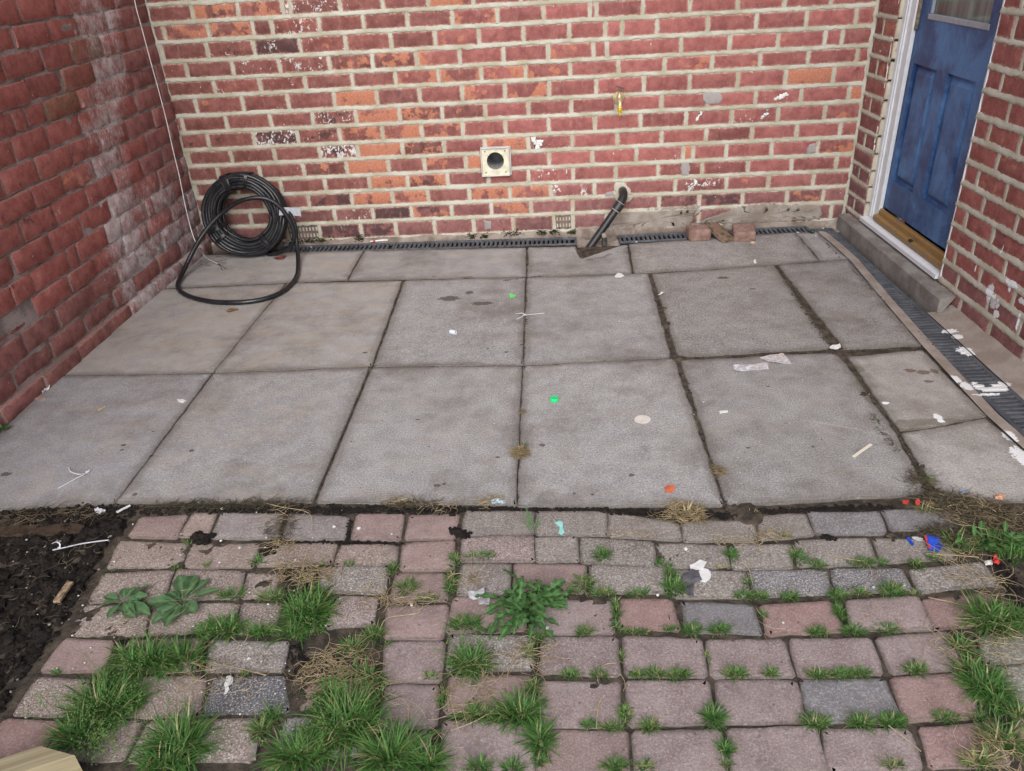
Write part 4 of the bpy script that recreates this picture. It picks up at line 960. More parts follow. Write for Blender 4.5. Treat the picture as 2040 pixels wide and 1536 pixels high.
# ------------------------------------------------------------------ channel drains
nD = NT("grey drain plastic", 0.55, 0.4)
c = nD.mix(nD.ramp(nD.noise(14, 5, 0.65), 0.35, 0.7), (0.060, 0.066, 0.080), (0.12, 0.128, 0.142))
c = nD.mix(nD.ramp(nD.noise(60, 5, 0.7), 0.60, 0.75, 0, 0.5), c, (0.20, 0.18, 0.155))
nD.color(nD.splats(c, *FLOOR_SPLATS)); M_DRAIN = nD.m
M_TROUGH = plain("drain silt", (0.02, 0.019, 0.018), 0.9)
def drain(label, p0, p1, wd, z, pitch, cuts, skip=None, rng=rr, slope=0.0):
    """p0->p1 along the centre line; sections between cuts (0..1)"""
    a, b = Vector(p0), Vector(p1); L = (b - a).length; ang = math.atan2(b.y - a.y, b.x - a.x)
    t = thing("channel_drain", label, "drain", (a.x, a.y, z))
    m = MB(); M = Matrix.Translation((a.x, a.y, z)) @ Matrix.Rotation(ang, 4, 'Z')
    m.box((0, -wd / 2 - 0.004, -0.07), (L, wd / 2 + 0.004, -0.055), M)
    m.box((0, -wd / 2 - 0.004, -0.0549), (L, -wd / 2, -0.008), M); m.box((0, wd / 2, -0.0549), (L, wd / 2 + 0.004, -0.008), M)
    obj("trough", m, M_TROUGH, t)
    bw = pitch * 0.56; rail_w = 0.017
    bm_ = MB(); bm_.bbox((-bw / 2, -wd / 2 + rail_w - 0.001, -0.012), (bw / 2, wd / 2 - rail_w + 0.001, -0.0008), 0.0018); bar_me = bm_.mesh("bar", 30); bar_me.materials.append(M_DRAIN)
    for c0, c1, dz in cuts:
        m = MB(); x0, x1 = c0 * L + 0.001, c1 * L - 0.001; Mz = M @ Matrix.Translation((0, 0, dz))
        for y0, y1 in ((-wd / 2, -wd / 2 + rail_w), (wd / 2 - rail_w, wd / 2)): m.bbox((x0, y0, -0.014), (x1, y1, 0.0), 0.002, Mz)
        for xx in (x0, x1 - 0.012): m.bbox((xx, -wd / 2 + rail_w, -0.014), (xx + 0.012, wd / 2 - rail_w, -0.0004), 0.0012, Mz)
        gr = obj("grating", m, M_DRAIN, t, 30); BASE[gr.name] = (0, 0, 0)
        n = int((x1 - x0 - 0.03) / pitch)
        for i in range(n):
            xx = x0 + 0.024 + pitch * (i + 0.3)
            if skip and skip(xx / L): continue
            o = bpy.data.objects.new("bar", bar_me); COL.objects.link(o); o.parent = gr; o.matrix_parent_inverse = Matrix.Identity(4)
            lp = M @ Vector((xx, 0, dz)); o.location = lp; o.rotation_euler = (rng.gauss(0, 0.01), 0, ang + rng.gauss(0, 0.012))
            # the grating itself hangs from the drain's Empty without a shift of its own
    return t
drain("dark slotted drain along the foot of the back wall, left of the black pipe", (-1.50, 4.142, 0), (0.150, 4.105, 0), 0.115, -0.003, 0.025, [(0, 0.395, 0), (0.395, 1.0, 0)])
drain("dark slotted drain along the back wall from the black pipe to the corner", (0.375, 4.105, 0), (1.40, 4.142, 0), 0.115, -0.003, 0.025, [(0, 0.6, 0), (0.6, 1.0, 0)])
drain("paint splashed slotted drain running along the step below the door", (drain_x(4.14) + 0.06, 4.14, 0), (drain_x(1.45) + 0.06, 1.45, 0), 0.120, -0.001, 0.025, [(0, 0.36, 0), (0.36, 0.642, 0.0), (0.642, 1.0, 0.004)])
m = MB(); 
def gap_z(x, y): return -0.026 + 0.012 * fbm(x * 30, y * 30)
o = obj("gully_soil", grid(0.145, 0.385, 3.99, 4.20, 0.012, gap_z), M_RENDER, smooth=180); o["kind"] = "structure"

# ------------------------------------------------------------------ fittings on the back wall
# square extract vent
M_CREAM = plain("aged cream plastic", (0.66, 0.63, 0.49), 0.5, var=0.16, scale=30)
M_VENTW = plain("grey white plastic rim", (0.58, 0.57, 0.55), 0.5, var=0.12, scale=40)
cx, cz = -0.2705, 0.416; hw = 0.0755; VY = YW - 0.030
vent = thing("wall_vent", "square cream plastic wall vent with a round open duct", "vent", (cx, YW, cz))
m = MB()
for lo, hi in (((cx - hw, VY, cz - hw), (cx - hw + 0.005, YW + 0.01, cz + hw)), ((cx + hw - 0.005, VY, cz - hw), (cx + hw, YW + 0.01, cz + hw)), ((cx - hw + 0.0051, VY + 0.0005, cz + hw - 0.006), (cx + hw - 0.0051, YW + 0.01, cz + hw)), ((cx - hw + 0.0051, VY + 0.0005, cz - hw), (cx + hw - 0.0051, YW + 0.01, cz - hw + 0.005))): m.bbox(lo, hi, 0.0012)
m.bbox((cx + hw + 0.0005, YW - 0.012, cz - hw + 0.001), (cx + hw + 0.007, YW + 0.01, cz + hw - 0.001), 0.001)
obj("rim", m, M_VENTW, vent)
m = MB(); N = 40; hr = 0.0455; FY = VY + 0.009; q = hw - 0.0055; ho = []; sq = []; hb = []
for k in range(N):
    a = 2 * math.pi * k / N + math.pi / 4; ca, sa = math.cos(a), math.sin(a); f = q / max(abs(ca), abs(sa))
    ho.append(m.vert((cx + hr * ca, FY, cz + 0.004 + hr * sa))); sq.append(m.vert((cx + f * ca, FY, cz + f * sa))); hb.append(m.vert((cx + hr * ca, FY + 0.012, cz + 0.004 + hr * sa)))
for k in range(N):
    j = (k + 1) % N; m.face(sq[k], ho[k], ho[j], sq[j]); m.face(ho[k], hb[k], hb[j], ho[j])
obj("faceplate", m, M_CREAM, vent, 30)
m = MB(); prof = []
for i in range(36):
    d = FY + 0.006 + i * 0.0045; r_ = hr - 0.0015 - (0.0022 if i % 4 in (1, 2) else 0)
    prof.append([m.vert((cx + r_ * math.cos(2 * math.pi * k / 32), d, cz + 0.004 + r_ * math.sin(2 * math.pi * k / 32))) for k in range(32)])
for A, B in zip(prof, prof[1:]):
    for k in range(32): m.face(A[k], B[k], B[(k + 1) % 32], A[(k + 1) % 32])
m.face(*prof[-1])
obj("duct", m, plain("grey ribbed duct", (0.24, 0.24, 0.25), 0.45, var=0.2), vent, 180)
for sx, sz in ((-1, -1), (1, -1), (-1, 1), (1, 1)):
    m = MB(); m.lathe([(0.004, 0), (0.004, 0.002), (0.002, 0.003)], Matrix.Translation((cx + sx * 0.053, FY, cz + sz * 0.055)) @ Matrix.Rotation(R(90), 4, 'X'), 10); obj("screw", m, M_WOODS, vent)
for sx, sz in ((-0.5, -0.62), (0.5, -0.62), (-0.62, 0.45), (0.62, 0.45)):
    m = MB(); m.box((cx + sx * 0.06 - 0.008, FY - 0.0015, cz + sz * 0.08 - 0.0006), (cx + sx * 0.06 + 0.008, FY + 0.001, cz + sz * 0.08 + 0.0006)); obj("moulded_rib", m, M_VENTW, vent)

# brass tap
nb = NT("dull brass", 0.42, 0.5); nb.b.inputs['Metallic'].default_value = 0.4
nb.color(nb.mix(nb.ramp(nb.noise(90, 4), 0.35, 0.65), (0.40, 0.31, 0.17), (0.60, 0.50, 0.32)))
nb2 = NT("bright brass", 0.28, 0.5); nb2.b.inputs['Metallic'].default_value = 0.35; nb2.color((0.80, 0.52, 0.03))
M_STEEL = plain("dull steel", (0.28, 0.25, 0.22), 0.45, metal=0.7)
tw = PY(1232, 194, YW); tx, tz = tw.x, tw.z
tap = thing("garden_tap", "small brass garden tap on a round wall plate", "tap", (tx, YW, tz))
RX = Matrix.Rotation(R(90), 4, 'X')
m = MB(); m.lathe([(0.029, 0.0), (0.030, 0.004), (0.028, 0.008), (0.014, 0.010)], Matrix.Translation((tx, YW - 0.003, tz)) @ RX, 24)
pl = obj("wall_plate", m, nb.m, tap, 40)
for sx, sz in ((-0.021, -0.008), (0.021, -0.008), (0.0, 0.022)):
    m = MB(); m.lathe([(0.0035, 0), (0.003, 0.002)], Matrix.Translation((tx + sx, YW - 0.0105, tz + sz)) @ RX, 8); obj("screw", m, M_STEEL, pl)
m = MB(); m.tube([(tx, YW - 0.008, tz), (tx, YW - 0.03, tz), (tx, YW - 0.055, tz + 0.003), (tx, YW - 0.075, tz - 0.002), (tx, YW - 0.086, tz - 0.016), (tx, YW - 0.088, tz - 0.031)], [0.010, 0.010, 0.012, 0.012, 0.0115, 0.0115], 14)
m.lathe([(0.013, 0), (0.013, 0.012), (0.009, 0.016), (0.008, 0.028)], Matrix.Translation((tx, YW - 0.058, tz + 0.006)), 14)
obj("body", m, nb.m, tap, 50)
m = MB(); m.tube([(tx, YW - 0.058, tz + 0.034), (tx, YW - 0.058, tz + 0.056)], 0.0035, 8); m.bbox((-0.030, -0.0035, -0.003), (0.030, 0.0035, 0.003), 0.0015, Matrix.Translation((tx, YW - 0.058, tz + 0.058)) @ Matrix.Rotation(R(38), 4, 'Z') @ Matrix.Rotation(R(22), 4, 'Y'))
obj("handle", m, M_STEEL, tap, 40)
m = MB(); m.lathe([(0.013, 0.0), (0.0145, -0.003), (0.0145, -0.007), (0.012, -0.010), (0.0135, -0.018), (0.0115, -0.027), (0.008, -0.029), (0.0085, -0.040), (0.006, -0.042), (0.0065, -0.053), (0.004, -0.054)], Matrix.Translation((tx, YW - 0.088, tz - 0.030)) @ Matrix.Diagonal((0.95, 0.95, 0.74, 1)), 18)
obj("hose_connector", m, nb2.m, tap, 35)

# black waste pipe
nP = NT("black pipe plastic", 0.38, 0.5)
c = nP.mix(nP.ramp(nP.noise(45, 5, 0.75), 0.60, 0.72, 0, 0.55), (0.012, 0.012, 0.014), (0.13, 0.13, 0.135))
nP.color(nP.mix(nP.ramp(nP.noise(9, 3), 0.4, 0.6, 0, 0.25), c, (0.05, 0.047, 0.045))); M_PIPE = nP.m
ew = PY(1242, 385, 4.15); A = PY(1234, 408, 4.10); B = PY(1163, 510, 4.035)
wp = thing("waste_pipe", "black plastic waste pipe sloping from the wall into the ground", "pipe", (ew.x, YW, ew.z))
m = MB(); m.tube([A, A.lerp(B, 0.5), B], 0.0205, 20); obj("pipe", m, M_PIPE, wp, 60)
m = MB(); pts = [Vector((ew.x, YW + 0.01, ew.z - 0.002)), Vector((ew.x, 4.175, ew.z)), Vector((ew.x, 4.145, ew.z - 0.002)), Vector((ew.x - 0.004, 4.122, ew.z - 0.016)), A.lerp(B, -0.02)]
m.tube(pts, 0.0225, 20); obj("elbow", m, M_PIPE, wp, 60)
d = (B - A).normalized(); m = MB(); m.tube([A - d * 0.012, A - d * 0.010, A + d * 0.030, A + d * 0.032], [0.023, 0.0265, 0.0265, 0.024], 20); cl = obj("collar", m, M_PIPE, wp, 40)
M_CEM = plain("pale solvent cement", (0.45, 0.44, 0.42), 0.7)
for off in (-0.013, 0.0335):
    m = MB(); m.tube([A + d * off, A + d * (off + 0.0025)], 0.0242, 20); obj("cement_ring", m, M_CEM, cl)
p = PY(1204, 490, 4.045); st_ = thing("pipe_stub", "short dark upright pipe stub with pale top beside the black pipe", "pipe", (p.x, p.y, -0.05))
m = MB(); m.tube([(p.x, p.y, -0.06), (p.x, p.y, 0.028), (p.x, p.y, 0.030)], [0.0135, 0.0135, 0.011], 14); m.tube([(p.x, p.y, -0.005), (p.x, p.y, 0.004)], 0.0155, 14); obj("pipe", m, plain("dirty dark pipe", (0.055, 0.052, 0.05), 0.6, var=0.5), st_, 40)
m = MB(); m.tube([(p.x, p.y, 0.0305), (p.x - 0.002, p.y, 0.044), (p.x + 0.002, p.y, 0.050)], [0.014, 0.0145, 0.008], 9); obj("mortar_cap", m, M_RENDER, st_, 50)

# thin white cable down the left wall
def LwO(x, y, o=0.02): return on_line(x, y, LX0 + o, LK, LY0)
pts = [LwO(x, y) for x, y in ((264, -60), (268, 0), (283, 58), (300, 122), (316, 180), (331, 238), (345, 300), (357, 350), (368, 405), (376, 440))]
pts += [LwO(384, 468, 0.035), LwO(392, 487, 0.045), P(404, 506, 0.006), P(415, 516, 0.004), P(425, 521, 0.003), P(434, 526, 0.003)]
def smooth_path(pts, k=4):
    out = []
    n = len(pts)
    for i in range(n - 1):
        p0, p1, p2, p3 = pts[max(i - 1, 0)], pts[i], pts[i + 1], pts[min(i + 2, n - 1)]
        for j in range(k):
            t = j / k
            out.append(0.5 * ((2 * p1) + (p2 - p0) * t + (2 * p0 - 5 * p1 + 4 * p2 - p3) * t * t + (3 * p1 - p0 - 3 * p2 + p3) * t ** 3))
    out.append(pts[-1]); return out
cable = thing("white_cable", "thin white cable hanging down the left wall by the corner", "cable", pts[-1])
m = MB(); m.tube(smooth_path(pts), 0.0024, 6); obj("sheath", m, plain("white cable sheath", (0.72, 0.71, 0.70), 0.5, var=0.08), cable, 180)
for k, q in enumerate(((447, 533), (441, 536))):
    m = MB(); m.tube(smooth_path([P(433, 526, 0.003), P(440, 528 + k * 3, 0.004), P(*q, 0.003), P(q[0] + 3, q[1] + 3, 0.006)]), 0.0012, 5); obj("bare_wire", m, M_BLACK, cable)

# coil of black pipe
nH = NT("black polythene pipe", 0.30, 0.5)
c = nH.mix(nH.ramp(nH.noise(40, 5, 0.75), 0.66, 0.76, 0, 0.3), (0.011, 0.012, 0.015), (0.11, 0.11, 0.12))
nH.color(c); nH.put(nH.b.inputs['Roughness'], nH.ramp(nH.noise(20, 4), 0.35, 0.65, 0.24, 0.5)); M_HOSE = nH.m
coil = thing("pipe_coil", "black plastic pipe coiled in a ring leaning in the left corner", "hose", P(497, 512))
rc = random.Random(9)
CC = Vector((P(497, 512).x + 0.012, 4.085, 0.221)); tilt = R(-11)
ct, stt = math.cos(tilt), math.sin(tilt)
def coil_pt(a, r_, dep):
    x = r_ * math.cos(a); z = r_ * math.sin(a); y = dep
    return Vector((CC.x + x * 1.02, CC.y + y * ct - z * stt, CC.z + z * ct + y * stt))
pts = []; TR = 0.0118; ph = [rc.uniform(0, 6) for _ in range(8)]
for lay in range(4):
    ks = range(5) if lay % 2 == 0 else range(4, -1, -1)
    for k in ks:
        for i in range(44):
            a = 2 * math.pi * i / 44
            t = i / 44; kk = k + (t if lay % 2 == 0 else -t) * 0.9
            r_ = 0.147 + kk * 0.0142 + 0.0025 * math.sin(2 * a + ph[lay] + k) + 0.0016 * math.sin(5 * a + ph[k])
            dep = -0.042 + lay * 0.0245 + 0.005 * math.sin(3 * a + ph[(lay + k) % 8])
            pts.append(coil_pt(a, r_, dep))
m = MB(); m.tube(pts, TR, 8); obj("pipe", m, M_HOSE, coil, 180)
loop = [PY(574, 420, 4.03), PY(587, 447, 4.02), PY(591, 480, 3.99), P(594, 520, 0.020), P(590, 553, 0.0125), P(560, 583, 0.0125), P(505, 600, 0.0125), P(432, 602, 0.0125), P(376, 590, 0.0125), P(354, 571, 0.0125), P(366, 540, 0.035),
        PY(384, 502, 3.84), PY(406, 465, 3.91), PY(438, 428, 3.965), PY(478, 401, 3.975), PY(520, 394, 3.985), PY(552, 407, 3.99), PY(575, 436, 3.99), PY(586, 465, 3.985), PY(581, 487, 3.98), PY(562, 501, 4.0), PY(535, 507, 4.03)]
m = MB(); m.tube(smooth_path(loop), 0.0116, 10); obj("loose_loop", m, M_HOSE, coil, 180)
M_TAPE = plain("black tape", (0.015, 0.015, 0.017), 0.28, var=0.3)
for a0, a1, lab in ((R(104), R(116), 0), (R(74), R(80), 0), (R(196), R(207), 0), (R(300), R(311), 0), (R(218), R(224), 0)):
    m = MB(); prev = None; stp = 5
    for i in range(stp + 1):
        a = a0 + (a1 - a0) * i / stp; ring = []
        for k in range(16):
            b = 2 * math.pi * k / 16; rr_ = 0.179 + 0.047 * math.copysign(abs(math.cos(b)) ** 0.55, math.cos(b)); dd = -0.006 + 0.056 * math.copysign(abs(math.sin(b)) ** 0.55, math.sin(b))
            ring.append(m.vert(coil_pt(a, rr_ + rc.gauss(0, 0.001), dd + rc.gauss(0, 0.0012))))
        if prev:
            for k in range(16): m.face(prev[k], prev[(k + 1) % 16], ring[(k + 1) % 16], ring[k])
        prev = ring
    obj("tape_band", m, M_TAPE, coil, 60)
M_PAPER = plain("printed paper label", (0.50, 0.53, 0.58), 0.6, var=0.25, scale=120)
m = MB(); q = [PY(556, 414, 4.00), PY(571, 413, 4.015), PY(598, 415, 4.06), PY(600, 431, 4.06), PY(573, 428, 4.015), PY(556, 429, 4.00)]
ids = [m.vert(p) for p in q] + [m.vert(p + Vector((0, 0.0012, 0))) for p in q]
m.face(5, 4, 1, 0); m.face(4, 3, 2, 1); m.face(6, 7, 10, 11); m.face(7, 8, 9, 10)
o = obj("paper_label", m, M_PAPER, coil); o["label"] = "pale paper label wrapped on the coil and sticking out"

# board half buried in the soil
m = MB(); a, b = P(-60, 1060, 0.006), P(165, 1052, 0.006); prev = None
for i in range(13):
    p = a.lerp(b, i / 12); k = 0.004 * mnoise.noise(Vector((i * 1.7, 2, 0))); wd = 0.022 + 0.006 * mnoise.noise(Vector((i * 0.9, 7, 0))) - (0.012 if i == 12 else 0)
    cur = [m.vert((p.x, p.y - wd, -0.02)), m.vert((p.x, p.y - wd, 0.010 + k)), m.vert((p.x, p.y + wd, 0.008 + k)), m.vert((p.x, p.y + wd, -0.02))]
    if prev:
        for j in range(3): m.face(prev[j], cur[j], cur[j + 1], prev[j + 1])
    else: m.face(*cur)
    prev = cur
m.face(*prev[::-1])
tag(obj("buried_board", m, soil_material("rotten dirty board", (0.045, 0.032, 0.024), (0.10, 0.07, 0.05)), smooth=40), "dirty brown board half buried in soil along the slab edge", "board")

# ------------------------------------------------------------------ loose bricks on the drain
nL = NT("loose paver brick", 0.9, 0.25)
c = nL.mix(nL.ramp(nL.noise(26, 5, 0.65), 0.35, 0.65), (0.20, 0.115, 0.09), (0.30, 0.20, 0.175)); c = nL.mix(nL.ramp(nL.noise(300, 3, 0.8), 0.58, 0.68, 0, 0.4), c, (0.5, 0.42, 0.38))
nL.color(c); nL.bump(nL.noise(120, 5, 0.7), 0.8, 0.004)
nM = NT("mossy paver brick", 0.95, 0.2)
c = nM.mix(nM.ramp(nM.noise(24, 4), 0.48, 0.6), (0.22, 0.135, 0.11), (0.085, 0.095, 0.03)); nM.color(c); nM.bump(nM.noise(120, 5, 0.7), 0.9, 0.005)
def loose(label, M, sx, sy, sz, mat, rng):
    m = MB(); nx, ny, nz = 5, 5, 3; P_ = {}
    m.bbox((-sx / 2, -sy / 2, -sz / 2), (sx / 2, sy / 2, sz / 2), 0.006)
    me = m.mesh("loose_brick"); 
    import bmesh
    b = bmesh.new(); b.from_mesh(me); bmesh.ops.subdivide_edges(b, edges=[e for e in b.edges if e.calc_length() > 0.02], cuts=3, use_grid_fill=True)
    for v in b.verts: v.co += Vector([0.0028 * mnoise.noise(v.co * 34 + Vector((k * 9.1, sx * 40, 3))) for k in range(3)])
    b.to_mesh(me); b.free()
    me.polygons.foreach_set("use_smooth", [True] * len(me.polygons)); me.set_sharp_from_angle(angle=R(50))
    o = link("loose_brick", me, None, mat); o.matrix_world = M; tag(o, label, "brick", "loose bricks on the back drain"); return o
b1 = P(1394, 481)
loose("pink half brick lying flat on the drain, nearest the black pipe", Matrix.Translation((b1.x, b1.y + 0.054, 0.030)) @ Matrix.Rotation(R(3), 4, 'Z'), 0.112, 0.108, 0.060, nL.m, rb)
b3 = P(1485, 483)
loose("brown half brick lying on the drain nearest the door corner", Matrix.Translation((b3.x, b3.y + 0.056, 0.033)) @ Matrix.Rotation(R(-5), 4, 'Z') @ Matrix.Rotation(R(8), 4, 'X'), 0.112, 0.110, 0.055, nL.m, rb)
pa, pb = PY(1420, 452, 4.10), PY(1449, 479, 3.985); ax = (pb - pa).normalized(); up = Vector((0.25, -0.1, 1)); sdv = ax.cross(up).normalized(); up = sdv.cross(ax)
Mx = Matrix(((ax.x, sdv.x, up.x, 0), (ax.y, sdv.y, up.y, 0), (ax.z, sdv.z, up.z, 0), (0, 0, 0, 1)))
loose("mossy brick piece tilted between the two half bricks", Matrix.Translation((pa + pb) / 2 + Vector((0, 0, 0.004))) @ Mx, (pb - pa).length + 0.035, 0.075, 0.034, nM.m, rb)

# sawn timber end, near the camera
c0, c1, c2 = P(82, 1485, 0.085), P(148, 1503, 0.085), P(-4, 1513, 0.085); dv = (c2 - c0).normalized() * 0.45
nW = NT("green treated timber", 0.75, 0.3)
an = math.atan2(dv.y, dv.x); vm = nW.node("ShaderNodeMapping"); nW.put(vm.inputs[0], nW.pos); vm.inputs['Rotation'].default_value = (0, 0, -an)
ring = nW.noise(1.0, 3, 0.6, vec=nW.scaled(vm.outputs[0], (4, 95, 95)), dist=0.4)
c = nW.mix(nW.ramp(ring, 0.35, 0.65), (0.33, 0.285, 0.18), (0.24, 0.20, 0.12)); nW.color(nW.mix(nW.ramp(nW.noise(10, 4), 0.55, 0.7, 0, 0.5), c, (0.33, 0.32, 0.18)))
m = MB(); top = [c0, c1, c1 + dv, c0 + dv]; cen = sum(top, Vector()) / 4
A_ = [m.vert(p.lerp(cen, 0.012)) for p in top]; B_ = [m.vert(p - Vector((0, 0, 0.003))) for p in top]; C_ = [m.vert(p - Vector((0, 0, 0.082))) for p in top]
for k in range(4): m.face(B_[k], B_[(k + 1) % 4], A_[(k + 1) % 4], A_[k]); m.face(C_[k], C_[(k + 1) % 4], B_[(k + 1) % 4], B_[k])
m.face(*A_); m.face(*C_[::-1])
tag(obj("timber_post", m, nW.m), "sawn pale timber end lying on the pavers by the grass", "timber")

# ------------------------------------------------------------------ litter
rg = random.Random(77)
def scrap(name, px, label, cat, mat, z=0.0, thick=0.0015, curl=0.004, jit=0.0, group=None, sub=3, lift=0.001):
    pts = [P(x, y, z) for x, y in px]; out = []
    for i in range(len(pts)):
        a, b = pts[i], pts[(i + 1) % len(pts)]
        for k in range(sub):
            p = a.lerp(b, k / sub); out.append(Vector((p.x + rg.gauss(0, jit), p.y + rg.gauss(0, jit), 0)))
    cen = sum(out, Vector()) / len(out); ph = rg.uniform(0, 90); m = MB(); rows = []
    for f in (1.0, 0.62, 0.28):
        r_ = []
        for p in out:
            q = cen.lerp(p, f); h = curl * (0.5 + mnoise.noise(Vector((q.x * 60, q.y * 60, ph)))) + 0.5 * curl * f * f * mnoise.noise(Vector((q.x * 130, q.y * 130, ph + 5)))
            r_.append(Vector((q.x, q.y, z + lift + thick + max(0.0, h))))
        rows.append(r_)
    T = [[m.vert(p) for p in r_] for r_ in rows]; bt = [m.vert(p - Vector((0, 0, thick))) for p in rows[0]]
    n = len(out); ct_ = m.vert((cen.x, cen.y, z + lift + thick + curl * 0.5))
    cb = m.vert((cen.x, cen.y, z + lift))
    for k in range(n):
        j = (k + 1) % n
        m.face(bt[k], bt[j], T[0][j], T[0][k]); m.face(T[0][k], T[0][j], T[1][j], T[1][k]); m.face(T[1][k], T[1][j], T[2][j], T[2][k]); m.face(T[2][k], T[2][j], ct_); m.face(bt[j], bt[k], cb)
    o = obj(name, m, mat, smooth=50); return tag(o, label, cat, group)
M_LIT = plain("white litter", (0.74, 0.74, 0.73), 0.5, var=0.06)
M_CARD = plain("cream card", (0.66, 0.62, 0.56), 0.7, var=0.05)
M_FELT = plain("dark grey felt", (0.10, 0.095, 0.11), 0.9, var=0.25)
M_TEAL = plain("mint plastic", (0.30, 0.66, 0.62), 0.5, var=0.1)
M_GREEN = plain("bright green plastic", (0.02, 0.62, 0.20), 0.35, var=0.1)
M_LIME = plain("lime green plastic", (0.12, 0.66, 0.16), 0.4, var=0.15)
M_RED = plain("red plastic", (0.62, 0.05, 0.045), 0.4, var=0.15)
M_ORANGE = plain("orange crumb", (0.58, 0.15, 0.07), 0.8, var=0.2, bump=0.3)
M_LEAFB = plain("dry brown leaf", (0.24, 0.15, 0.085), 0.8, var=0.35)
M_LEAFR = plain("red brown leaf", (0.20, 0.055, 0.035), 0.7, var=0.3)
M_STICK = plain("pale wooden stick", (0.72, 0.66, 0.54), 0.7, var=0.06)
M_GLASSY = plain("dark bottle green", (0.02, 0.045, 0.035), 0.12, var=0.5)
nF = NT("clear plastic film", 0.15, 0.5); nF.b.inputs['Transmission Weight'].default_value = 0.5; nF.b.inputs['IOR'].default_value = 1.12; nF.color(nF.mix(nF.ramp(nF.noise(90, 4), 0.4, 0.65), (0.62, 0.62, 0.66), (0.95, 0.95, 0.97))); M_FILM = nF.m
nX = NT("printed blue wrapper", 0.3, 0.5); nX.color(nX.mix(nX.ramp(nX.voro(38), 0.14, 0.10), (0.015, 0.075, 0.52), (0.30, 0.42, 0.72))); M_WRAP = nX.m

def tie(label, pts, rr_=0.0016):
    t = thing("cable_tie", label, "cable tie", pts[0]); return t
M_TIE = plain("white nylon", (0.68, 0.69, 0.76), 0.4, var=0.05)
def flat_strip(m, pts, wd=0.0036, th=0.0012):
    prev = None
    for i, p in enumerate(pts):
        a = pts[max(i - 1, 0)]; b = pts[min(i + 1, len(pts) - 1)]; t = (b - a); t.z = 0; t = t.normalized() if t.length else Vector((1, 0, 0)); s = Vector((-t.y, t.x, 0)) * wd / 2; h = Vector((0, 0, th))
        cur = [m.vert(p - s), m.vert(p + s), m.vert(p + s + h), m.vert(p - s + h)]
        if prev:
            for k in range(4): m.face(prev[k], prev[(k + 1) % 4], cur[(k + 1) % 4], cur[k])
        else: m.face(*cur[::-1])
        prev = cur
    m.face(*prev)
def cable_tie(label, straight, curl, head):
    t = thing("cable_tie", label, "cable tie", P(*head), "cable ties on the ground")
    m = MB(); flat_strip(m, smooth_path(straight, 5)); flat_strip(m, smooth_path(curl, 6)); obj("strap", m, M_TIE, t)
    h = P(*head); m = MB(); m.bbox((-0.004, -0.003, 0), (0.004, 0.003, 0.005), 0.0008, Matrix.Translation((h.x, h.y, h.z + 0.001)) @ Matrix.Rotation(0.5, 4, 'Z')); obj("head", m, M_TIE, t)
cable_tie("white cable tie on the grey slab near the left wall", [P(116, 973, 0.002), P(145, 957, 0.003), P(174, 942, 0.004), P(178, 936, 0.006)], [P(174, 942, 0.004), P(158, 945, 0.014), P(141, 940, 0.012), P(137, 931, 0.004)], (174, 942))
cable_tie("white cable tie lying on the black soil", [P(105, 1096, 0.012), P(120, 1093, 0.012), P(165, 1083, 0.012), P(216, 1076, 0.010)], [P(119, 1092, 0.012), P(119, 1084, 0.022), P(112, 1080, 0.024), P(104, 1083, 0.012)], (119, 1093))
cable_tie("white cable tie across the dark joint in the middle of the slabs", [P(1029, 636, 0.002), P(1040, 631, 0.003), P(1046, 628, 0.003), P(1084, 624, 0.002)], [P(1046, 628, 0.003), P(1040, 624, 0.009), P(1032, 625, 0.009), P(1027, 625, 0.003)], (1046, 628))
# round things
def lathe_thing(name, label, cat, px, prof, mat, rot=None, n=18, z=0.0):
    p = P(*px, z); m = MB(); m.lathe(prof, Matrix.Translation(p) @ (rot or Matrix.Identity(4)), n); return tag(obj(name, m, mat, smooth=40), label, cat)
m = MB(); p = P(1104, 798); nr = 24; prof = [(0.0155, 0.001), (0.0155, 0.010), (0.0135, 0.0125), (0.009, 0.0115)]
rings = [[m.vert((p.x + (r_ * (1 + 0.04 * (-1) ** k)) * math.cos(2 * math.pi * k / nr), p.y + (r_ * (1 + 0.04 * (-1) ** k)) * math.sin(2 * math.pi * k / nr), h)) for k in range(nr)] for r_, h in prof]
for A, B in zip(rings, rings[1:]):
    for k in range(nr): m.face(A[k], A[(k + 1) % nr], B[(k + 1) % nr], B[k])
m.face(*rings[-1]); m.face(*rings[0][::-1])
tag(obj("bottle_cap", m, M_GREEN, smooth=25), "bright green plastic bottle cap on the middle slab", "bottle cap")
p = P(903, 666); m = MB(); Mt = Matrix.Translation((p.x, p.y, 0.0105)) @ Matrix.Rotation(R(-28), 4, 'Z') @ Matrix.Rotation(R(90), 4, 'Y')
rs_ = [[m.vert(Mt @ Vector((r_ * math.cos(2 * math.pi * k / 18), r_ * math.sin(2 * math.pi * k / 18), h))) for k in range(18)] for r_, h in ((0.0085, -0.014), (0.0095, -0.012), (0.0095, 0.014), (0.0075, 0.014), (0.0075, -0.008))]
for A, B in zip(rs_, rs_[1:]):
    for k in range(18): m.face(A[k], A[(k + 1) % 18], B[(k + 1) % 18], B[k])
m.face(*rs_[0][::-1]); m.face(*rs_[-1]); tag(obj("tube_cap", m, plain("bluish white plastic", (0.66, 0.70, 0.78), 0.4, var=0.05), smooth=40), "small white tube cap lying on its side on the slab", "cap")
scrap("green_scrap", [(1014, 589), (1019, 586), (1022, 589), (1027, 587), (1028, 592), (1022, 593), (1017, 594)], "small lime green plastic scrap beside the middle joint", "plastic scrap", M_LIME, curl=0.004)
ov = [(1280 + 16.5 * math.cos(a * math.pi / 6), 836.5 + 8.5 * math.sin(a * math.pi / 6)) for a in range(12)]
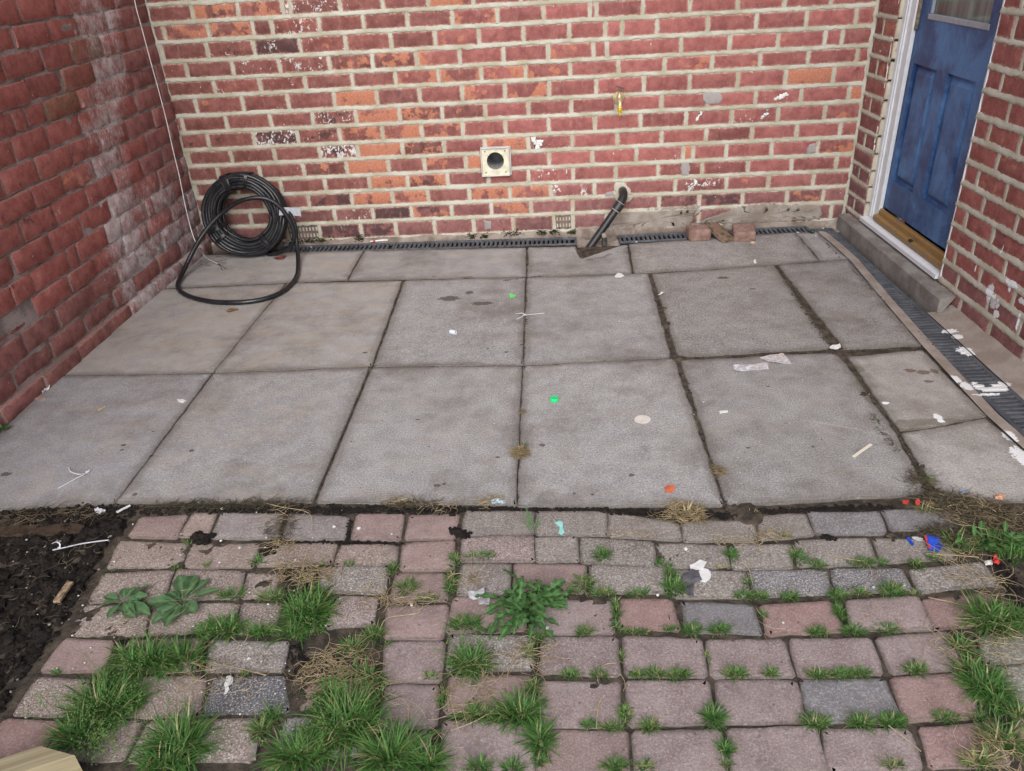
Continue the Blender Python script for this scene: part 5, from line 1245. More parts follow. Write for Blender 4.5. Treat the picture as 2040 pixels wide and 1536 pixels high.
scrap("card_disc", ov, "flat cream oval card on the slab right of the green cap", "card", M_CARD, curl=0.001)
def stick(name, a, b, wd, th, label, cat, mat, z=0.0):
    m = MB(); flat_strip(m, [P(*a, z) + Vector((0, 0, 0.001)), P((a[0] + b[0]) / 2, (a[1] + b[1]) / 2, z) + Vector((0, 0, 0.0015)), P(*b, z) + Vector((0, 0, 0.001))], wd, th); return tag(obj(name, m, mat), label, cat)
stick("lolly_stick", (1700, 911), (1735, 886), 0.009, 0.002, "pale flat wooden stick on the right hand grey slab", "wooden stick", M_STICK)
scrap("plastic_wrapper", [(1459, 730), (1492, 729), (1528, 724), (1531, 737), (1500, 740), (1462, 741)], "long clear plastic wrapper lying on the dirty slab joint", "wrapper", M_FILM, curl=0.008)
scrap("plastic_film", [(1513, 714), (1545, 707), (1560, 706), (1577, 727), (1545, 725), (1528, 722)], "crumpled clear plastic film overlapping the dirt joint behind the wrapper", "plastic film", M_FILM, curl=0.007)
scrap("paint_flake", [(1652, 694), (1660, 688), (1664, 690), (1673, 687), (1675, 694), (1666, 698), (1656, 698)], "white flake on the dark crossing of the slab joints", "paint flake", M_LIT, curl=0.006)
scrap("white_chip", [(1224, 551), (1230, 546), (1238, 546), (1244, 551), (1236, 555), (1226, 554)], "round white chip on the joint below the black pipe", "chip", M_LIT)
scrap("white_chip", [(1501, 521), (1504, 517), (1507, 525), (1502, 526)], "tiny white chip in front of the loose bricks", "chip", M_LIT)
scrap("white_chip", [(1311, 589), (1318, 583), (1324, 584), (1317, 588)], "thin white chip at the top of the dirty joint right of centre", "chip", M_LIT)
scrap("paper_scrap", [(1433, 820), (1450, 819), (1450, 823), (1434, 825)], "tiny white paper scrap right of the cream oval card", "paper scrap", M_LIT, curl=0.003)
scrap("paper_scrap", [(353, 797), (363, 796), (372, 800), (363, 804), (356, 802)], "small white paper scrap on the slab near the cigarette end", "paper scrap", M_LIT, curl=0.004)
p = P(202, 814); m = MB(); m.tube([P(195, 817, 0.004), P(210, 810, 0.004)], 0.0036, 10); tag(obj("cigarette_end", m, plain("tan filter paper", (0.42, 0.32, 0.18), 0.8)), "tan cigarette end on the left slab", "cigarette end")
scrap("dry_leaf", [(450, 620), (458, 616), (472, 615), (476, 618), (466, 621), (455, 624)], "curled tan leaf below the loop of black pipe", "leaf", M_LEAFB, curl=0.008)
scrap("dry_leaf", [(544, 515), (556, 513), (571, 511), (566, 517), (552, 519)], "red brown leaf under the coil of black pipe", "leaf", M_LEAFR, curl=0.006)
scrap("gum_scrap", [(1105, 1042), (1113, 1041), (1116, 1040), (1122, 1043), (1121, 1052), (1125, 1062), (1119, 1067), (1112, 1064), (1116, 1056), (1113, 1047)], "mint blue plastic scrap on a paver by the slab edge", "plastic scrap", M_TEAL, z=PZ, curl=0.004, sub=2)
scrap("paper_scrap", [(1374, 1129), (1394, 1117), (1408, 1122), (1400, 1136), (1376, 1137)], "white angular paper piece above the white disc and grey felt", "paper scrap", M_LIT, z=PZ, curl=0.004, sub=2)
ov = [(1403 + 13.5 * math.cos(a * math.pi / 7), 1147 + 13.5 * math.sin(a * math.pi / 7)) for a in range(14)]
scrap("paper_disc", ov, "white round paper disc beside the grey felt scrap", "paper disc", M_LIT, z=PZ, curl=0.0012, sub=1)
scrap("felt_scrap", [(1356, 1158), (1362, 1146), (1378, 1139), (1392, 1143), (1398, 1160), (1385, 1158), (1381, 1175), (1382, 1192), (1376, 1194), (1368, 1183), (1362, 1170)], "dark grey torn felt scrap lying against the white disc", "felt scrap", M_FELT, z=PZ, curl=0.010, thick=0.003, sub=2)
scrap("plastic_bag", [(933, 1187), (948, 1180), (965, 1177), (966, 1187), (977, 1198), (974, 1207), (955, 1213), (953, 1198), (935, 1197)], "crumpled clear plastic bag piece left of the dandelion", "plastic bag", M_FILM, z=PZ, curl=0.012, sub=2)
scrap("blue_wrapper", [(1840, 1072), (1852, 1073), (1870, 1076), (1872, 1084), (1879, 1092), (1868, 1103), (1860, 1099), (1849, 1098), (1847, 1088)], "shiny blue sweet wrapper on the pavers by the right weeds", "wrapper", M_WRAP, z=PZ, curl=0.014, sub=2)
o = bpy.data.objects[-1] if False else None
scrap("red_strip", [(1839, 1073), (1843, 1072), (1853, 1098), (1848, 1098)], "red and white torn edge along the blue wrapper", "wrapper", M_RED, z=PZ, curl=0.004, lift=0.008, sub=2)
scrap("striped_scrap", [(1805, 1074), (1811, 1072), (1821, 1087), (1817, 1090)], "small blue striped corner torn off the blue wrapper", "wrapper", M_WRAP, z=PZ, curl=0.004, sub=2)
scrap("clear_strip", [(1815, 1072), (1838, 1074), (1842, 1080), (1822, 1078)], "clear plastic strip joining the striped scrap and blue wrapper", "wrapper", M_FILM, z=PZ, curl=0.004, sub=2)
scrap("red_wrapper", [(1979, 1113), (1985, 1108), (1991, 1124), (1987, 1131), (1977, 1129), (1975, 1121)], "bright red wrapper scrap by the right hand weeds", "wrapper", M_RED, z=PZ, curl=0.012, sub=2)
scrap("silver_wrapper", [(1959, 1122), (1975, 1119), (1976, 1128), (1962, 1130)], "white torn end of the red wrapper", "wrapper", M_LIT, z=PZ, curl=0.008, sub=2)
scrap("orange_crumb", [(1323, 972), (1330, 968), (1342, 968), (1345, 976), (1337, 983), (1326, 981)], "orange crumb stuck on the slab right of centre", "crumb", M_ORANGE, curl=0.002, jit=0.001)
scrap("red_scrap", [(1797, 1003), (1803, 998), (1811, 1000), (1806, 1007), (1799, 1007)], "small red plastic scrap left of the brown leaf at the slab corner", "plastic scrap", M_RED, curl=0.006, sub=2)
scrap("red_scrap", [(1822, 1003), (1829, 999), (1833, 1005), (1829, 1010), (1823, 1008)], "round red plastic scrap touching the brown leaf at the slab corner", "plastic scrap", M_RED, curl=0.006, sub=2)
scrap("dry_leaf", [(1834, 1004), (1846, 1001), (1860, 1004), (1866, 1014), (1850, 1010)], "tan leaf by the red scraps at the slab corner", "leaf", M_LEAFB, z=PZ, curl=0.012)
scrap("pale_shard", [(1864, 998), (1874, 1001), (1886, 1012), (1893, 1024), (1884, 1020), (1872, 1010)], "grey curved plastic shard among dead roots at the corner", "shard", plain("grey shard", (0.42, 0.44, 0.50), 0.4), z=PZ, curl=0.012, sub=2)
scrap("printed_scrap", [(978, 999), (990, 996), (1008, 1000), (1008, 1005), (994, 1003), (981, 1006)], "white and blue printed scrap in the soil by the slab edge", "paper scrap", plain("printed scrap", (0.42, 0.56, 0.70), 0.4, var=0.5, scale=130), curl=0.008, sub=2)
scrap("paper_scrap", [(1908, 980), (1922, 977), (1928, 984), (1914, 989)], "pale blue scrap in the dead roots by the slab end", "paper scrap", plain("blue scrap", (0.32, 0.46, 0.62), 0.5), curl=0.008)
scrap("paper_scrap", [(1978, 990), (1990, 985), (2003, 989), (1998, 996), (1982, 995)], "orange and white scrap beside the slab at the right edge", "paper scrap", plain("orange print", (0.62, 0.33, 0.22), 0.5, var=0.5, scale=120), curl=0.008)
stick("cutlery_piece", (233, 1022), (260, 1008), 0.007, 0.003, "white plastic cutlery handle in the soil at the slab edge", "plastic cutlery", M_LIT)
scrap("bag_scrap", [(188, 1017), (193, 1013), (200, 1019), (212, 1019), (205, 1026), (192, 1024)], "grey polythene scrap in the soil at the slab edge", "plastic scrap", M_FILM, curl=0.012)
stick("wood_chip", (114, 1202), (141, 1163), 0.018, 0.007, "rotten wood chip lying on the black soil", "wood chip", plain("rotten wood", (0.26, 0.19, 0.12), 0.9, var=0.6, scale=90), z=0.010)
stick("bark_chip", (504, 1516), (509, 1485), 0.013, 0.007, "grey bark chip between the nearest left pavers", "wood chip", plain("grey bark", (0.22, 0.20, 0.17), 0.9, var=0.4, scale=80), z=PZ)
scrap("paint_blob", [(452, 1350), (460, 1348), (465, 1352), (463, 1364), (455, 1370), (457, 1376), (452, 1384), (446, 1385), (450, 1376), (447, 1366)], "white paint blob dried on the dark grey paver", "paint blob", M_PAINT, z=PZ, curl=0.0006, thick=0.001, sub=2, jit=0.0008, lift=0.003)
scrap("wall_scrap", [(84, 782), (97, 771), (102, 773), (93, 780), (86, 786)], "white plastic scrap against the foot of the left wall", "plastic scrap", M_LIT, curl=0.010)
scrap("tile_shard", [(70, 797), (82, 792), (92, 796), (80, 801)], "pink shard at the foot of the left wall", "shard", plain("pink shard", (0.36, 0.25, 0.22), 0.8), thick=0.006, curl=0.001)
def lump(name, px, r_, label, cat, mat, z=0.0, sq=(1, 1, 0.7), seed=1):
    import bmesh
    b = bmesh.new(); bmesh.ops.create_icosphere(b, subdivisions=2, radius=1)
    for v in b.verts:
        k = 1 + 0.35 * mnoise.noise(v.co * 1.6 + Vector((seed * 7.3, 0, 0))); v.co = Vector((v.co.x * sq[0], v.co.y * sq[1], v.co.z * sq[2])) * r_ * k
    me = bpy.data.meshes.new(name); b.to_mesh(me); b.free(); me.polygons.foreach_set("use_smooth", [True] * len(me.polygons))
    o = link(name, me, None, mat); o.location = P(*px, z) + Vector((0, 0, r_ * sq[2] * 0.8)); o.rotation_euler = (0, 0, seed); return tag(o, label, cat)
lump("plaster_lump", (1633, 441), 0.022, "larger white plaster lump in the corner above the drains", "plaster lump", M_LIT, sq=(1.3, 0.8, 0.6), seed=2)
lump("plaster_lump", (1643, 431), 0.013, "small white plaster lump behind the larger one", "plaster lump", M_LIT, z=0.02, seed=3)
lump("glass_lump", (1617, 464), 0.014, "dark green glassy scrap at the drain corner", "scrap", M_GLASSY, sq=(1.3, 1, 0.8), seed=5)
lump("pebble", (1499, 485), 0.013, "tan pebble in front of the brown half brick", "pebble", plain("tan pebble", (0.42, 0.33, 0.23), 0.8), sq=(1.3, 0.8, 0.5), seed=6)
lump("pebble", (1433, 1418), 0.009, "dark grey pebble in the grassy joint near the front", "pebble", plain("slate pebble", (0.10, 0.11, 0.125), 0.5), z=PZ, sq=(0.8, 1.3, 0.7), seed=8)
lump("mortar_crumb", (649, 478), 0.017, "buff mortar crumb on the back drain", "mortar crumb", plain("buff mortar", (0.40, 0.33, 0.24), 0.9), sq=(1.3, 1, 0.6), seed=9)
lump("slate_chip", (331, 1197), 0.017, "flat slate chip among the dock leaves", "stone chip", plain("slate", (0.16, 0.15, 0.17), 0.6), z=0.0, sq=(1.3, 0.7, 0.3), seed=12)
pen = thing("marker_pen", "white pen with a red band lying on the back drain", "pen", P(762, 479))
m = MB(); a, b = P(748, 480, 0.006), P(783, 477, 0.006); m.tube([a, b], 0.0048, 10); obj("barrel", m, M_LIT, pen, 40)
m = MB(); e = a + (a - b).normalized() * 0.014; m.tube([a + (a - b).normalized() * 0.0003, e], 0.0049, 10); obj("band", m, M_RED, pen, 40)
m = MB(); m.tube([e + (a - b).normalized() * 0.0003, e + (a - b).normalized() * 0.016], [0.0045, 0.0025], 10); obj("cap", m, M_LIT, pen, 40)

# ------------------------------------------------------------------ soil clods, grit
rk = random.Random(101)
def pebble_mesh(mb, p, r_, rng, tint, flat=0.7):
    """12 triangle-ish crumb"""
    n = 6; mb.cur = tint; b = []
    top = mb.vert((p.x + rng.gauss(0, r_ * 0.2), p.y + rng.gauss(0, r_ * 0.2), p.z + r_ * flat * rng.uniform(0.7, 1.2)))
    for k in range(n):
        a = 2 * math.pi * k / n + rng.uniform(-0.3, 0.3); q = r_ * rng.uniform(0.7, 1.25); b.append(mb.vert((p.x + q * math.cos(a), p.y + q * math.sin(a), p.z + r_ * flat * rng.uniform(0.1, 0.4))))
    c = []
    for k in range(n):
        v = mb.v[b[k]]; c.append(mb.vert((p.x + (v[0] - p.x) * 0.8, p.y + (v[1] - p.y) * 0.8, p.z - r_ * 0.5)))
    for k in range(n):
        j = (k + 1) % n; mb.face(top, b[k], b[j]); mb.face(b[k], c[k], c[j], b[j])
cl = MB(); gr = MB()
xs_ = [p.x for p in SOIL_POLY]; ys_ = [p.y for p in SOIL_POLY]
for _ in range(6500):
    x, y = rk.uniform(-1.75, -0.95), rk.uniform(0.95, 1.86)
    if not inside(x, y, SOIL_POLY): continue
    z = soil_z(x, y); r_ = min(0.014, rk.expovariate(1 / 0.0032) + 0.0015)
    pebble_mesh(cl, Vector((x, y, z)), r_, rk, 0.0)
    if rk.random() < 0.035: pebble_mesh(gr, Vector((x + 0.01, y, z + 0.003)), rk.uniform(0.0015, 0.005), rk, rk.choice((0.1, 0.2, 0.3, 0.45, 0.5, 0.85)))
# dark soil worked along the front of the slabs and into the wide joints
def along(px, n, wd, rmax, mb=cl, z=-0.006, tint=0.0):
    for _ in range(n):
        i = rk.randrange(len(px) - 1); t = rk.random(); x = px[i][0] + (px[i + 1][0] - px[i][0]) * t; y = px[i][1] + (px[i + 1][1] - px[i][1]) * t
        p = P(x, y) + Vector((rk.gauss(0, wd * 0.4), rk.gauss(0, wd * 0.5), z)); pebble_mesh(mb, p, min(rmax, 0.0015 + rk.expovariate(1 / 0.0025)), rk, tint)
along([(0, 1022), (120, 1018), (270, 1014)], 500, 0.03, 0.011, z=-0.003)
along([(280, 1014), (450, 1013), (620, 1011)], 700, 0.020, 0.009)
along([(600, 1012), (750, 1011), (920, 1011)], 900, 0.020, 0.010)
along([(940, 1011), (1010, 1010), (1210, 1012)], 350, 0.010, 0.007)
along([(1210, 1015), (1330, 1020), (1440, 1024), (1505, 1022)], 700, 0.014, 0.008)
along([(1510, 1015), (1650, 1012), (1780, 1008)], 550, 0.012, 0.008)
along([(695, 1035), (690, 1070)], 150, 0.008, 0.007); along([(560, 1078), (700, 1079), (800, 1080)], 260, 0.008, 0.006); along([(390, 1066), (415, 1078)], 130, 0.018, 0.011, z=0.0); along([(900, 1055), (930, 1066)], 200, 0.016, 0.006, z=-0.002); along([(1640, 1070), (1658, 1072)], 90, 0.010, 0.008, z=0.0)
along([(545, 1085), (530, 1100)], 120, 0.02, 0.007, z=0.0); along([(570, 1140), (600, 1180), (570, 1200)], 300, 0.035, 0.009, z=-0.01); along([(590, 1290), (600, 1340)], 350, 0.035, 0.009, z=-0.01); along([(245, 1275), (225, 1345), (195, 1350)], 300, 0.02, 0.009, z=-0.008)
along([(1985, 1110), (2010, 1150), (2030, 1190)], 300, 0.03, 0.010, z=-0.008)
o = obj("soil_clods", cl, M_SOIL, smooth=None); o["kind"] = "stuff"
dj = MB()
along([(1560, 560), (1590, 600), (1618, 640), (1640, 672), (1668, 700)], 520, 0.011, 0.006, dj, z=-0.003); along([(1302, 560), (1322, 620), (1340, 690), (1346, 714)], 260, 0.008, 0.005, dj, z=-0.003)
along([(1338, 716), (1356, 716)], 160, 0.012, 0.006, dj, z=-0.002); along([(1355, 715), (1500, 707), (1660, 699), (1830, 691)], 420, 0.006, 0.005, dj, z=-0.004); along([(1358, 740), (1372, 790), (1395, 860), (1430, 960)], 350, 0.007, 0.005, dj, z=-0.004)
along([(1690, 725), (1735, 790), (1790, 862), (1840, 955), (1856, 985)], 420, 0.009, 0.006, dj, z=-0.004); along([(1049, 570), (1044, 640), (1040, 700)], 240, 0.009, 0.004, dj, z=-0.003); along([(795, 580), (770, 640), (735, 735), (690, 840), (640, 970)], 380, 0.008, 0.004, dj, z=-0.003)
along([(1000, 560), (1090, 548)], 60, 0.006, 0.004, dj, z=0.0); along([(1030, 800), (1033, 1000)], 120, 0.004, 0.003, dj, z=-0.003)
along([(1440, 1000), (1470, 1020), (1500, 1020)], 300, 0.016, 0.007, dj, z=-0.003); along([(1770, 1066), (1880, 1066)], 260, 0.010, 0.006, dj, z=-0.003); along([(600, 497), (800, 492), (1040, 490), (1130, 489)], 160, 0.008, 0.005, dj, z=0.0); along([(1160, 512), (1230, 490)], 60, 0.01, 0.006, dj, z=-0.01)
along([(1640, 480), (1720, 560), (1860, 690)], 60, 0.01, 0.004, dj, z=0.001)
o = obj("joint_crumbs", dj, M_DIRT, smooth=None); o["kind"] = "stuff"
# pale grit lying about
for _ in range(260):
    x, y = rk.uniform(20, 2000), rk.uniform(520, 1000)
    p = P(x, y)
    if p.x < LX0 + 0.02 or p.x > 1.4: continue
    pebble_mesh(gr, p, rk.uniform(0.0012, 0.0032), rk, rk.choice((0.0, 0.05, 0.1, 0.5, 0.9)))
for _ in range(120):
    x, y = rk.uniform(40, 700), rk.uniform(1010, 1500)
    pebble_mesh(gr, P(x, y), rk.uniform(0.0012, 0.003), rk, rk.choice((0.5, 0.95, 1.0)))
for x, y in ((442, 1013), (478, 1091), (588, 1115), (530, 1071), (440, 1077), (230, 1224), (820, 1205), (783, 1172), (1090, 1250), (960, 1310), (1310, 1185), (1560, 1240), (1740, 1170), (1800, 1165), (1365, 1093), (1535, 1105), (435, 1314), (495, 1312), (665, 1049), (715, 1052), (781, 1063)):
    pebble_mesh(gr, P(x, y), rk.uniform(0.003, 0.0065), rk, rk.choice((0.4, 0.95, 1.0, 1.0)))
for x, y in ((1600, 470), (1560, 470), (1640, 455), (1652, 462), (1625, 470), (1590, 463), (870, 485), (675, 492), (1280, 487), (1268, 482), (1205, 465), (560, 505), (620, 492), (905, 1290)):
    pebble_mesh(gr, P(x, y), rk.uniform(0.004, 0.008), rk, rk.choice((0.3, 0.5, 0.9)))
o = obj("grit", gr, M_GRIT, smooth=None); o["kind"] = "stuff"
# moss pads along the foot of the back wall
ms = MB()
for px, py, r_ in ((1022, 464, 0.05), (1080, 463, 0.025), (1105, 462, 0.025), (1140, 462, 0.02), (940, 471, 0.02), (965, 471, 0.02), (715, 475, 0.03), (640, 477, 0.05), (590, 482, 0.04), (615, 480, 0.04)):
    c_ = PY(px, py, YW - 0.01)
    for _ in range(60):
        pebble_mesh(ms, Vector((c_.x + rk.gauss(0, r_ * 0.6), YW - 0.012 + rk.gauss(0, 0.004), max(0.0, c_.z + rk.gauss(0, 0.008)))), rk.uniform(0.002, 0.005), rk, rk.random() * 0.3)
o = obj("moss", ms, tint_material("moss", [(0, (0.022, 0.026, 0.010)), (1, (0.07, 0.075, 0.03))], trans=0.0)); o["kind"] = "stuff"

# ------------------------------------------------------------------ grass and weeds
rgx = random.Random(202)
def blade(mb, base, az, ln, wd, lean, tint, segs=4, droop=1.0):
    d = Vector((math.cos(az), math.sin(az), 0)); s = Vector((-d.y, d.x, 0)) * wd / 2; mb.cur = tint
    p = base.copy(); el = lean; prev = None
    for i in range(segs + 1):
        t = i / segs; w_ = (1 - t ** 1.6) * (0.7 + 0.3 * min(1, t * 4))
        if i == segs: cur = [mb.vert(p)]
        else: cur = [mb.vert(p - s * w_), mb.vert(p + s * w_)]
        if prev:
            if len(cur) == 2: mb.face(prev[0], prev[1], cur[1], cur[0])
            else: mb.face(prev[0], prev[1], cur[0])
        prev = cur; p = p + (d * math.cos(el) + Vector((0, 0, math.sin(el)))) * ln / segs
        el -= droop * (0.25 + 0.5 * t)
        if p.z < 0.003 and el < 0: p.z = 0.003; el = 0.05
def clump(mb, px, py, rx, ry, n, ln, dry=0.12, spread=1.0, z=-0.004, wd=0.0034):
    """rx, ry in photo pixels: a tuft rooted in that ellipse, blades splaying outward"""
    c = P(px, py, z); ex = (P(px + rx, py, z) - c).length; ey = abs(P(px, py - ry, z).y - c.y)
    for _ in range(n):
        a = rgx.uniform(0, 2 * math.pi); q = math.sqrt(rgx.random()) * 0.62
        off = Vector((ex * q * math.cos(a), ey * q * math.sin(a), 0))
        az = math.atan2(off.y / max(ey, 1e-3), off.x / max(ex, 1e-3)) + rgx.gauss(0, 0.7)
        t = rgx.random(); tint = rgx.betavariate(1.3, 1.5) * 0.78
        if t < dry: tint = rgx.uniform(0.82, 1.0)
        L_ = ln * 0.86 * rgx.choice((0.45, 0.7, 0.85, 1.0, 1.25)) * rgx.uniform(0.85, 1.15)
        az = rgx.uniform(0, 6.283) if rgx.random() < 0.35 else az
        blade(mb, c + off, az, L_, wd * rgx.choice((0.6, 0.9, 1.1, 1.5)), min(1.5, max(0.3, 1.35 - q * 1.6 + rgx.gauss(0, 0.28))), tint, droop=rgx.uniform(0.3, 1.2) * spread)
def seedheads(mb, px, py, rx, ry, n, h):
    c = P(px, py); ex = (P(px + rx, py) - c).length; ey = abs(P(px, py - ry).y - c.y)
    for _ in range(n):
        a = rgx.uniform(0, 6.283); q = math.sqrt(rgx.random()); b = c + Vector((ex * q * math.cos(a), ey * q * math.sin(a), 0))
        tip = b + Vector((rgx.gauss(0, 0.022), rgx.gauss(0, 0.022), h * rgx.uniform(0.6, 1.2)))
        mb.cur = 0.7; mb.tube([b, b.lerp(tip, 0.5) + Vector((0, 0, 0.006)), tip], 0.0005, 3, cap=False)
        for k in range(12):
            p = b.lerp(tip, rgx.uniform(0.62, 1.05)) + Vector((rgx.gauss(0, 0.006), rgx.gauss(0, 0.006), rgx.gauss(0, 0.004))); mb.cur = rgx.uniform(0.62, 0.82)
            az = rgx.uniform(0, 6.28); d = Vector((math.cos(az), math.sin(az), rgx.uniform(-0.4, 0.6))) * 0.0045; s = Vector((-d.y, d.x, 0)) * 0.35
            i0 = mb.vert(p - d * 0.5); i1 = mb.vert(p + s); i2 = mb.vert(p + d * 0.5); i3 = mb.vert(p - s); mb.face(i0, i1, i2, i3)
GR = "grass tufts rooted between the pavers"
def tuft(label, parts, seeds=()):
    m = MB()
    for a in parts: clump(m, *a[:-1], **a[-1]) if isinstance(a[-1], dict) else clump(m, *a)
    for s_ in seeds: seedheads(m, *s_)
    return tag(obj("grass_tuft", m, M_GRASS), label, "grass tuft", GR)
tuft("thick dark green grass tuft right of the broad leaved weeds", [(612, 1225, 56, 46, 420, 0.075), (580, 1265, 40, 14, 80, 0.05), (640, 1185, 20, 14, 60, 0.05)], [(610, 1235, 50, 30, 8, 0.05)])
tuft("wide grass tuft directly above the paver with white paint", [(300, 1325, 62, 30, 420, 0.080), (365, 1315, 50, 25, 260, 0.065), (250, 1310, 25, 20, 90, 0.06)], [(260, 1345, 60, 22, 14, 0.05)])
tuft("seeding grass clump beside the timber end along the black soil", [(205, 1415, 75, 42, 520, 0.085), (160, 1470, 60, 30, 260, 0.07), (260, 1400, 40, 25, 170, 0.06), (215, 1385, 30, 22, 120, 0.055)], [(190, 1420, 90, 50, 34, 0.06), (190, 1510, 40, 20, 24, 0.05)])
tuft("tall grass tuft at the front, right of the timber end", [(358, 1490, 60, 40, 420, 0.095), (330, 1530, 60, 20, 200, 0.08)], [(360, 1470, 70, 40, 14, 0.06)])
tuft("broad grass mass along the front edge left of the pink pavers", [(690, 1450, 70, 55, 620, 0.095), (600, 1510, 70, 25, 330, 0.08), (780, 1515, 60, 25, 360, 0.10), (660, 1390, 25, 25, 120, 0.06), (850, 1525, 40, 14, 160, 0.075), (735, 1355, 30, 25, 90, 0.06, 0.3)], [(690, 1430, 70, 50, 26, 0.07), (590, 1500, 60, 25, 12, 0.06)])
tuft("low grass strip below the broad leaved weeds", [(450, 1255, 50, 16, 200, 0.055), (520, 1262, 36, 10, 90, 0.045), (405, 1262, 22, 10, 60, 0.04)])
tuft("round grass tuft with dry stalks below the dandelion", [(940, 1325, 44, 26, 330, 0.058)], [(915, 1300, 36, 20, 10, 0.045)])
tuft("bent grass tuft turning down the joint near the front middle", [(1030, 1425, 60, 24, 330, 0.060), (1078, 1475, 24, 40, 240, 0.050), (950, 1425, 50, 10, 130, 0.040)])
tuft("dense grass tuft at the right edge between the red and mossy pavers", [(1962, 1375, 42, 36, 430, 0.062, .06), (1930, 1340, 24, 18, 130, 0.05, .2), (1985, 1405, 25, 16, 110, 0.05, .15)])
tuft("spreading grass tuft with dry stems at the upper right paver end", [(1972, 1238, 60, 30, 330, 0.075, .18), (2030, 1240, 40, 15, 120, 0.07, .1)])
tuft("small grass tuft between the two right edge tufts", [(1915, 1290, 28, 14, 130, 0.042, .25)])
tuft("dry looking grass tuft at the bottom right corner", [(1998, 1480, 40, 30, 240, 0.055, .45), (2030, 1430, 25, 22, 100, 0.05, .5), (1950, 1520, 40, 12, 110, 0.045, .6)])
